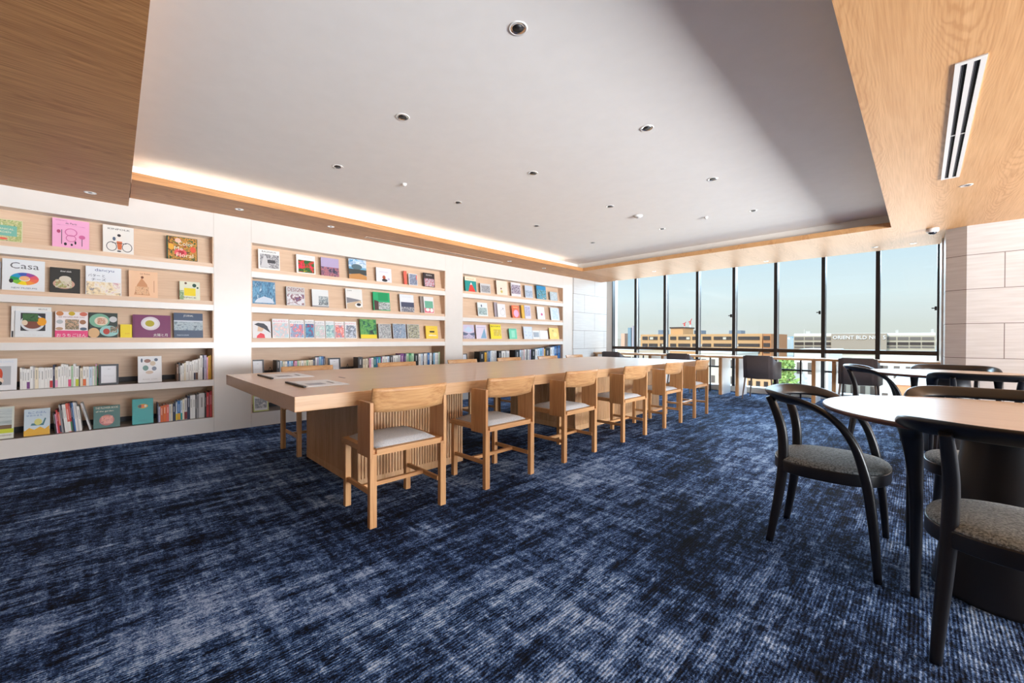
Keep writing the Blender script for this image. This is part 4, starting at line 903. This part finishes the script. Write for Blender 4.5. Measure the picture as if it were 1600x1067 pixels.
# ---- frames standing on the fourth shelves
def photo_frame(px0, px1, ytop, lab):
    X = XW-.05; z0 = LEDGE[4]+.0018; a, b = on(0, X, px0, 600), on(0, X, px1, 600); H_ = on(0, X-.02, (px0+px1)/2, ytop).z-z0; W_ = b.y-a.y
    r = tag(empty('document_frame', (X, (a.y+b.y)/2, z0+.002)), lab, 'frame', 'black document frames on the fourth shelves'); r.rotation_euler = (0, -math.radians(8), 0)
    e = min(.022, W_*.12); bm = bm_new()
    for q in ((-W_/2, -W_/2+e, 0, H_), (W_/2-e, W_/2, 0, H_), (-W_/2+e, W_/2-e, 0, e), (-W_/2+e, W_/2-e, H_-e, H_)): box(bm, -.014, 0, *q)
    mesh_obj('frame', bm, C((44, 50, 62)), r)
    bm = bm_new(); mats = [C((232, 236, 244))]; box(bm, -.012, -.006, -W_/2+e, W_/2-e, e, H_-e)
    art(bm, mats, W_, H_, [('t', 'ご案内', .5, .76, .2, .05, 'grey'), ('t', 'please return the books', .5, .45, .5, .02, 'grey'), ('t', 'to this shelf, thank you', .5, .40, .5, .02, 'grey')], -.006)
    mesh_obj('paper_sheet', bm, mats, r)
photo_frame(154, 185.5, 569, 'black frame with a white notice on the fourth left shelf')
photo_frame(393.5, 413, 562, 'black frame with a white notice, left end of the middle bookcase')
photo_frame(514, 532.8, 559, 'black frame with a white notice near the centre of the middle bookcase')
photo_frame(722.5, 731, 552.5, 'black frame with a white notice, left end of the right bookcase')

# ---- rows of upright books: (spine colour, width px, height factor[, foot colour])
def row(b, shelf, px0, px1, yt0, yt1, items, where, lean=0., group=None, depth=.15):
    X = XW-.045; z0 = LEDGE[shelf]+.0018
    a, e = on(0, X, px0, 600).y, on(0, X, px1, 600).y
    tot = sum(i[1] for i in items); y = a
    for k, it in enumerate(items):
        wy = (e-a)*it[1]/tot; f = k/max(1, len(items)-1)
        pxm = px0+(px1-px0)*(k+.5)/len(items)
        H_ = (on(0, X, pxm, yt0+(yt1-yt0)*f).z-z0)*it[2]
        bm = bm_new(); mats = [flat(CN[it[0]], .5), M_pages, flat(tuple(int(c*.72) if sum(CN[it[0]]) > 420 else min(255, int(c*.4+150)) for c in CN[it[0]]), .5)]
        w2 = wy*.94; rec = .010*random.random(); x0 = -depth-.02*random.random(); t_ = min(.002, w2*.15)
        box(bm, x0, -rec, 0, t_, 0, H_); box(bm, x0, -rec, w2-t_, w2, 0, H_); box(bm, -rec-.002, -rec, t_, w2-t_, 0, H_)
        box(bm, x0+.004, -rec-.002, t_, w2-t_, .002, H_-.004, 1)
        if len(it) > 3:
            mats.append(flat(CN[it[3]], .5)); box(bm, -rec, -rec+.0005, .0003, w2-.0003, .004, H_*.36, 3)
        if w2 > .006:
            lo = H_*(.42+.1*random.random()); box(bm, -rec, -rec+.0005, w2*.36, w2*.64, lo, H_*(.80+.12*random.random()), 2)
        o = mesh_obj('book', bm, mats)
        ln = it[4] if len(it) > 4 else lean
        o.location = (X, y+(math.sin(math.radians(ln))*H_ if ln > 0 and False else 0), z0+(0 if ln <= 0 else math.sin(math.radians(ln))*0)); o.rotation_euler = (math.radians(ln), 0, 0)
        if ln > 0: o.location.z = z0
        foot = ', %s foot' % it[3] if len(it) > 3 else ''
        tag(o, '%s spine%s, %s from left %s' % (it[0], foot, ORD[k+1], where), 'book', group or 'books standing %s' % where)
        y += wy
w_ = 'white'
row(L_, 4, 31, 152.4, 575, 569.5, [(w_,3,1),(w_,3,.95),(w_,3,.95),(w_,4.5,.93,'purple'),(w_,4,1.05),('light grey',2.5,1),('cream',5,.98),(w_,2.5,.98),(w_,6,.97),(w_,4,.96),(w_,3,.97),(w_,4.5,.96,'red'),('navy',3,1.07),('cream',4,.97,'pink'),(w_,4.5,1.0),(w_,4,1.1),(w_,3.5,1.08),(w_,3,1.06),(w_,4.5,.98,'hot pink'),('pale green',3,1),(w_,3.5,1.08),(w_,5,.97,'lime'),('dark grey',1.5,.95),('cream',4.5,.86),(w_,5,.93,'orange'),(w_,4.5,.92),('pale blue',5,.91),(w_,3,.92),('pale green',2,.91),('pink',1.5,1.02),('green',1.5,.92)], 'beside the frame, fourth left shelf')
row(L_, 4, 276, 330.8, 566, 557, [('brown',3,.9),('dark grey',2.5,.95),(w_,3,.80),(w_,3,.88),('cream',2.5,.9),(w_,5,.97),(w_,4.5,.93),(w_,3,.96),(w_,3,.98,'navy'),(w_,3.5,.98,'brown'),(w_,3,1.0),(w_,4.5,1.13),('navy',2,1.14),('lavender',4.5,1.11),('pink',2,1.0),('golden',3,1.04),('golden',3,1.06)], 'at the right end, fourth left shelf')
row(L_, 5, 86, 128.5, 637, 629, [('black',3,.8),('pink',2.5,.75),('red',3,.9),('coral',3,.8,'navy'),('grey',3,1.06),('dark grey',2.5,1.04),(w_,3,1.05),(w_,3,1.04),('coral',5,1.06,'white'),('red',2.5,1.05,'green'),('navy',3,1.06),('blue',2.5,1.04),(w_,3,1.04),('light grey',3,1.02),(w_,4.5,.88)], 'of the leaning row, bottom left shelf', lean=5)
row(L_, 5, 139.6, 143, 628, 628, [('light grey',3,1,)], 'the single leaning book, bottom left shelf', lean=13)
row(L_, 5, 246, 331.2, 634, 611, [('navy',1.6,1.15),('lavender',3,.9),('orange',4,.92),('orange',5,.94),('coral',4,.92),('light grey',3.5,.9),('cream',2,.9),('navy',5,.88),('pale blue',2.5,.92,'yellow'),('blue',5,.96,'golden'),('pale blue',3,.94,'turquoise'),('cream',3,.96),('light grey',5,.98,'dark red'),('navy',4.5,1.06),(w_,4,1.05),(w_,4.5,1.04),('dark grey',2,.98),('grey',4,1.0),('light grey',10,1.02),('black',2.5,1.0),('red',4.5,1.0),('dark red',1.5,1.0),('red',3.5,1.0)], 'at the right end, bottom left shelf')
row(M__, 4, 432.5, 508.5, 563, 558, [('dark grey',5,1.0),('pale blue',3,.95),('teal',1.2,.92),('cream',3.5,.9),(w_,3.5,.9),('blue',2.5,.9),('pale blue',3,.9),('light blue',3.5,.9),('dark red',2,.88),('pink',4.5,.88),('pale green',3,.88),('cream',3.5,.88),(w_,4,.88),('cream',4,.88),('pale green',3.5,.88),('cream',4,.88),('cream',3.5,.88),('navy',4,.92),(w_,2.5,1.02),('lavender',3.5,1.02),('light blue',4,1.06),('blue',3.5,1.06),('navy',3.5,1.04)], 'left of the second frame, middle bookcase')
row(M__, 4, 560, 609, 558.5, 557, [('dark grey',6,1.02),('cream',3,.88),('cream',3,.9),('brown',2,.9),('pink',2.5,.9),(w_,3,.95),('teal',3.5,.98),('blue',3,.98),('turquoise',3,.98),('plum',2,1.0),(w_,3.5,1.02),(w_,3.5,1.0),('pale blue',3,1.02)], 'right of the second frame, middle bookcase')
row(M__, 4, 609.5, 647, 555.5, 552.5, [('dark grey',4.5,1.0),(w_,4,.98),(w_,3.5,.98),('light grey',3,1.0),('purple',6,1.08),('navy',1.5,1.04),('purple',1.5,1.05),('pale green',4,1.04),('green',3.5,1.03),('pale green',4,1.03)], 'of the purple and green group, middle bookcase')
row(M__, 4, 648, 687.5, 553, 551, [('black',6,1.0),(w_,3.5,1),('pale blue',3,1),('navy',1.5,1),(w_,3,1.0),('light grey',3,1.02),('blue',3.5,1.03),(w_,3.5,1.02),('black',2,1.02),('light blue',3,1.0),(w_,3,1.01),('light grey',3,1.0),('pale green',2,1.05)], 'at the right end of the middle bookcase')
row(R__, 4, 750, 776, 549.5, 548, [('black',7,1.0),('golden',3,.92),('grey',2.5,1.0),('blue',2,1.0),('pale blue',2,1.02),(w_,3,1.03),(w_,2,1.02),('light grey',3,1.02)], 'beside the orange spine, right bookcase')
row(R__, 4, 779, 796, 548.5, 548, [('black',4,1),(w_,5,1.0),('light grey',2,1.03),(w_,3,.98)], 'of the small second group, right bookcase')
row(R__, 4, 805, 830, 547, 546, [('black',7,1.0),('pale blue',3,1.0),('light grey',3,1.0),('red',1,1.02),(w_,3,1.02),('grey',2.5,1.04),(w_,3,1.02),('lavender',2,1.0)], 'of the third group, right bookcase')
row(R__, 4, 831.5, 876, 546, 541, [('black',4,1.0),(w_,3,1.0),('pale blue',3,1.02),('light blue',4,1.04),('lavender',2,1.05),('golden',2,.95),('black',7,.98),(w_,3,1.0),('pale blue',3,1.03),('blue',3,1.05),('navy',2,1.06),('blue',4,1.06)], 'at the far right end of the bookcases')
# small wire bookends
for px, sh, lab in ((422, 4, 'small black wire bookend left of the books, middle bookcase'), (543, 4, 'small black wire bookend by the second frame, middle bookcase'), (737, 4, 'small black wire bookend in the right bookcase')):
    p = on(0, XW-.08, px, 600); r = tag(empty('bookend', (XW-.08, p.y, LEDGE[sh]+.0018)), lab, 'bookend', 'wire bookends on the fourth shelves')
    bm = bm_new(); sweep(bm, [(0, -.03, .002), (0, -.012, .07), (0, 0, .105), (0, .012, .07), (0, .03, .002)], [(.006, .006)]*5, [(1, 0, 0)]*5, n=6); mesh_obj('wire_loop', bm, M_dark, r)
    boxobj('foot_plate', (-.05, .05, -.035, .035, 0, .002), M_dark, r)

# ------------------------------------------------------------------ the city outside
GZ = -27
ground = boxobj('ground', (-700, 500, 12, 900, GZ-.5, GZ), flat((150, 146, 138), .9)); struct(ground)
def block(name, Y, px0, px1, ytop, depth, wall, label, cat='building', z0=GZ):
    a, b = on(1, Y, px0, ytop), on(1, Y, px1, ytop); zt = (a.z+b.z)/2; cx = (a.x+b.x)/2; h = (b.x-a.x)/2
    r = tag(empty(name, (cx, Y, z0)), label, cat)
    boxobj('wall', (-h, h, 0, depth, 0, zt-z0), wall, r)
    return r, cx, h, zt-z0
def wins(r, cx, Y, cells, m, nm='window_band', d=.25, zref=GZ):
    """cells given by photo pixels (x0, x1, ytop, ybottom) on the facade plane"""
    for x0, x1, yt, yb in cells:
        a, b = on(1, Y, x0, yt), on(1, Y, x1, yb)
        boxobj(nm, (a.x-cx, b.x-cx, -d, .1, b.z-zref, a.z-zref), m, r)
brick = flat((206, 156, 106), .8); brick2 = flat((186, 122, 76), .8); conc = flat((166, 148, 130), .8); pale = flat((214, 204, 188), .8); beige = flat((190, 174, 152), .8)
wdark = flat((62, 48, 42), .5); wgrey = flat((112, 100, 92), .6); wht = flat((236, 232, 226), .7)
Y = 180
r, cx, h, H_ = block('office_block', Y, 1001, 1191, 522, 30, brick, 'long tan brick office block with bands of windows beyond the middle windows')
for n_, (yt, yb) in enumerate(((525.7, 531), (536.6, 541.8), (547.4, 552.6), (558.4, 563.6), (569.4, 574.5), (580.2, 585.4), (591, 596), (602, 607))):
    wins(r, cx, Y, [(1004, 1012, yt, yb), (1014, 1027.5, yt, yb), (1031.5, 1044, yt, yb), (1047.5, 1056.5, yt, yb), (1060, 1078.5, yt, yb), (1082, 1087, yt, yb), (1098, 1111, yt, yb), (1115.5, 1143, yt, yb), (1153.5, 1187, yt, yb)], wdark)
    for c in range(9):
        if (c*7+int(yt)) % 3: continue
        px = 1016+c*19
        a = on(1, Y, px, yt+1); b2 = on(1, Y, px+5, yb-.6)
        boxobj('blind', (a.x-cx, b2.x-cx, -.4, 0, b2.z-GZ, a.z-GZ), flat((206, 190, 170), .7), r)
roof_z = H_+GZ
r, cx, h, H_ = block('stair_tower', Y+4, 1048, 1067, 513, 12, brick, 'tan rooftop stair tower above the office block', z0=roof_z); boxobj('roof_cap', (-h-.4, h+.4, -.4, 12.4, H_, H_+.6), wdark, r)
r, cx, h, H_ = block('annex_block', Y-3, 1192.5, 1205, 521.5, 26, brick2, 'narrow annex with dark glazed corner right of the tan block')
wins(r, cx, Y-3, [(1193, 1203, yt, yb) for yt, yb in ((525, 531), (536, 542), (547, 552), (558, 563))], wdark)
for px0, px1, yt, yb, lab in ((1011, 1020, 515, 521.5, 'grey rooftop plant box left of the stair tower'), (1032, 1037, 513.5, 521.5, 'narrow grey rooftop tank on the tan block'), (1068.5, 1080, 515.5, 521.5, 'blue grey plant screen on the tan block roof'), (1124.5, 1135.5, 515.5, 521, 'louvred grey box on the tan block roof'), (1136.3, 1144, 515.5, 521, 'blue grey tank beside the louvred box')):
    a, b2 = on(1, Y+6, px0, yt), on(1, Y+6, px1, yb)
    tag(boxobj('rooftop_plant', (a.x, b2.x, Y+18, Y+24, roof_z, a.z), flat((112, 124, 140), .6)), lab, 'plant', 'plant on the tan block roof')
# building with the rooftop sign
Y = 215
r, cx, h, H_ = block('sign_building', Y, 1240, 1462, 524.3, 34, beige, 'wide beige office building with white rooftop lettering')
for yt, yb, m in ((526.5, 531.2, wgrey), (534.5, 539.2, wdark), (541, 543.8, wgrey), (552, 555.5, wgrey), (563, 567, wgrey), (574, 578, wgrey), (585, 589, wgrey)):
    wins(r, cx, Y, [(a, b, yt, yb) for a, b in ((1241.5, 1255.7), (1257.6, 1270.2), (1272, 1285), (1286.5, 1298), (1385, 1400), (1402.5, 1419.5), (1421.5, 1438.5), (1440.5, 1459.5))], m)
a, b = on(1, Y-2, 1298.8, 521.2), on(1, Y-2, 1385.5, 521.2)
boxobj('sign_wall', (a.x-cx, b.x-cx, -2, 3, 0, a.z-GZ), conc, r)
wins(r, cx, Y-2.2, [(a_, b_, 534.8, 540) for a_, b_ in ((1301.5, 1313.5), (1317, 1330), (1333.5, 1346.5), (1350, 1363.5), (1368, 1381))], wdark)
vs, fs, tw, th = text_polys('ORIENT BLD NO. 5')
a, b = on(1, Y-2.4, 1301.3, 529.8), on(1, Y-2.4, 1383.6, 524.4)
bm = bm_new(); pv = [bm.verts.new((a.x-cx+u*(b.x-a.x), -2.35, a.z-GZ+v*(b.z-a.z))) for u, v in vs]
for q in fs:
    try: bm.faces.new([pv[i] for i in q])
    except ValueError: pass
ex = bmesh.ops.extrude_face_region(bm, geom=list(bm.faces)); bmesh.ops.translate(bm, vec=(0, .3, 0), verts=[g for g in ex['geom'] if isinstance(g, bmesh.types.BMVert)])
mesh_obj('sign_lettering', bm, flat((250, 248, 244), .6), r)
for px, yt, wd2 in ((1256.5, 514, .25), (1262.5, 517.5, 1.6), (1401.5, 515.5, .8), (1457, 514, .8)):
    a = on(1, Y+3, px, yt); b = on(1, Y+3, px, 526)
    boxobj('roof_mast', (a.x-cx-wd2/2, a.x-cx+wd2/2, 3, 3+wd2, b.z-GZ, a.z-GZ), flat((200, 190, 180), .6), r)
boxobj('roof_railing', (-h, h, 1, 1.3, H_, H_+1.0), wht, r)
# nearer, lower buildings seen under the counter
for Y, px0, px1, yt, dep, m, lab, nx, ny, wm in ((60, 1241, 1294, 551, 12, wht, 'white apartment block seen low through the windows by the counter', 3, 7, wgrey), (74, 1297, 1372, 553, 14, pale, 'pale block behind the right counter chair', 5, 6, wgrey), (64, 1374, 1470, 556, 12, wht, 'white low block under the right-hand windows', 5, 5, wgrey),
                                                 (85, 1093, 1150, 552, 15, pale, 'cream block beneath the tan office block', 4, 6, wgrey), (75, 1155, 1216, 584, 12, flat((224, 176, 130), .8), 'low orange tan building seen under the grey chair', 5, 3, wdark), (95, 1000, 1088, 548, 20, brick, 'tan building low in the middle windows', 6, 5, wdark),
                                                 (70, 964, 996, 547, 14, flat((232, 206, 176), .8), 'cream building low in the leftmost window', 3, 4, wgrey), (50, 1400, 1480, 603, 10, flat((214, 150, 110), .8), 'orange roofed house low at the right', 4, 2, wdark)):
    r, cx, h, H_ = block('city_building', Y, px0, px1, yt, dep, m, lab)
    fl = 3.2
    for j in range(ny):
        for i in range(nx):
            x0 = -h+(i+.25)*2*h/nx; z1 = H_-1.2-j*fl
            if z1 < 1.6: continue
            boxobj('window_band', (x0, x0+h/nx*1.0, -.1, .05, z1-1.4, z1), wm, r)
    boxobj('roof_edge', (-h-.15, h+.15, -.15, dep+.15, H_, H_+.35), wht, r)
# distant skyline, hills and cranes
rs = random.Random(3); far_cols = [(206, 204, 202), (186, 190, 198), (216, 206, 192), (170, 178, 190), (222, 196, 170), (196, 186, 178)]
k = 0
far_names = ['light grey', 'blue grey', 'beige', 'slate', 'peach', 'stone']
for px0, px1, step, where_ in ((962, 992, 4, 'in the leftmost window'), (998, 1100, 9, 'over the tan block roof'), (1145, 1206, 7, 'behind the narrow annex'), (1218, 1240, 4, 'in the gap below the hills'), (1386, 1466, 9, 'over the sign building')):
    px = px0; q_ = 0
    while px < px1:
        w2 = step*(.6+rs.random()*.7); yt = 524.5+rs.random()*9; Yd = 420+rs.random()*300
        Yd = 420+33*k; a, b = on(1, Yd, px, yt), on(1, Yd, px+w2, yt); k += 1; q_ += 1; ci = rs.randrange(6)
        bm = bm_new(); box(bm, a.x, b.x, Yd, Yd+30, GZ, a.z)
        tag(mesh_obj('distant_building', bm, flat(far_cols[ci], .8)), 'hazy %s building on the skyline, %s from left %s' % (far_names[ci], ORD[q_], where_), 'building', 'distant low buildings on the skyline')
        px += w2*1.15
for px0, px1, yt, c, lab in ((981, 985.8, 512, (126, 146, 156), 'slim blue grey high-rise outside the leftmost window'), (987.3, 989, 509, (190, 170, 170), 'thin distant mast tower outside the leftmost window'), (970.5, 976, 521, (226, 170, 140), 'pale orange distant block outside the leftmost window')):
    a, b = on(1, 402, px0, yt), on(1, 402, px1, yt)
    o = tag(boxobj('high_rise', (a.x, b.x, 402, 411, GZ, a.z), flat(c, .7)), lab, 'building')
for px, lab in ((1069.5, 'left red and white tower crane on the skyline'), (1078.5, 'right red and white tower crane on the skyline')):
    Yd = 380; a = on(1, Yd, px, 523); t_ = on(1, Yd, px, 505 if px < 1075 else 502); j = on(1, Yd, px-3, 506 if px < 1075 else 503); j2 = on(1, Yd, px+2.5, 498 if px > 1075 else 503)
    r = tag(empty('tower_crane', (a.x, Yd, GZ)), lab, 'crane', 'tower cranes on the skyline')
    n_ = 8; zz = a.z-GZ
    for q in range(n_):
        z0_ = zz*.6+(t_.z-GZ-zz*.6)*q/n_; z1_ = zz*.6+(t_.z-GZ-zz*.6)*(q+1)/n_
        boxobj('mast_section', (-.45, .45, -.45, .45, z0_ if q else 0, z1_), flat((214, 60, 50) if q % 2 else (236, 232, 230), .6), r)
    bm = bm_new(); sweep(bm, [(j.x-a.x, 0, j.z-GZ), (0, 0, t_.z-GZ), (j2.x-a.x, 0, j2.z-GZ)], [(.7, .7)]*3, [(0, 1, 0)]*3, n=6); mesh_obj('jib', bm, flat((206, 60, 56), .6), r)
# hills
for px0, px1, yt, c, lab in ((1195, 1300, 527, (130, 166, 184), 'blue distant hills on the horizon'),):
    Yd = 2600; bm = bm_new(); n_ = 24; top = []; bot = []
    for i in range(n_+1):
        px = px0+(px1-px0)*i/n_; p = on(1, Yd, px, yt-1.2*math.sin(PI*i/n_)+.3*math.sin(i*1.7)); top.append((p.x, Yd, p.z)); bot.append((p.x, Yd, GZ-1))
    for s in (0, 260):
        pass
    A = [bm.verts.new(p) for p in top]; B = [bm.verts.new(p) for p in bot]; D = [bm.verts.new((p[0], p[1]+300, GZ-1)) for p in bot]
    for i in range(n_):
        bm.faces.new((A[i], A[i+1], B[i+1], B[i])); bm.faces.new((A[i], A[i+1], D[i+1], D[i]))
    struct(mesh_obj('hills', bm, flat(c, .9)))
struct(boxobj('ground', (-2600, 1500, 900, 3200, GZ-1, GZ-.6), flat((176, 178, 178), .9)))
# trees below
def tree(x, y, z, s, lab):
    r = tag(empty('tree', (x, y, GZ)), lab, 'tree', 'green trees in the street below')
    bm = bm_new(); lathe(bm, [(.3, 0), (.2, z-GZ)], n=8); mesh_obj('trunk', bm, flat((90, 70, 54), .9), r)
    bm = bm_new(); q = random.Random(int(x*7))
    for _ in range(260):
        v = Vector((q.gauss(0, 1), q.gauss(0, 1), q.gauss(0, 1))).normalized()*s*(.55+.5*q.random()); c = Vector((v.x, v.y, v.z*.9+z-GZ))
        e1 = Vector((q.gauss(0, 1), q.gauss(0, 1), q.gauss(0, 1))).normalized(); e2 = e1.orthogonal().normalized(); u = s*.16
        bm.faces.new([bm.verts.new(c+a*u) for a in (e1, e2, -e1, -e2)])
    mesh_obj('foliage', bm, fabric('foliage', (96, 128, 52), (168, 188, 100), 2., .8, 0), r)
for px, py, Yd, s, lab in ((1224, 576, 58, 1.3, 'bright green tree top left of the white apartment block'), (1235, 571, 66, 1.2, 'bright green tree top touching the white apartment block'), (1229, 598, 48, 1.1, 'lower green tree in the gap beside the white block')):
    p = on(1, Yd, px, py); tree(p.x, Yd, p.z, s, lab)
# tiled pier of this building just outside the leftmost pane
struct(boxobj('trim_5', (-5.80, -5.60, 9.24, 9.30, -3, 4), flat((150, 140, 122), .7)))
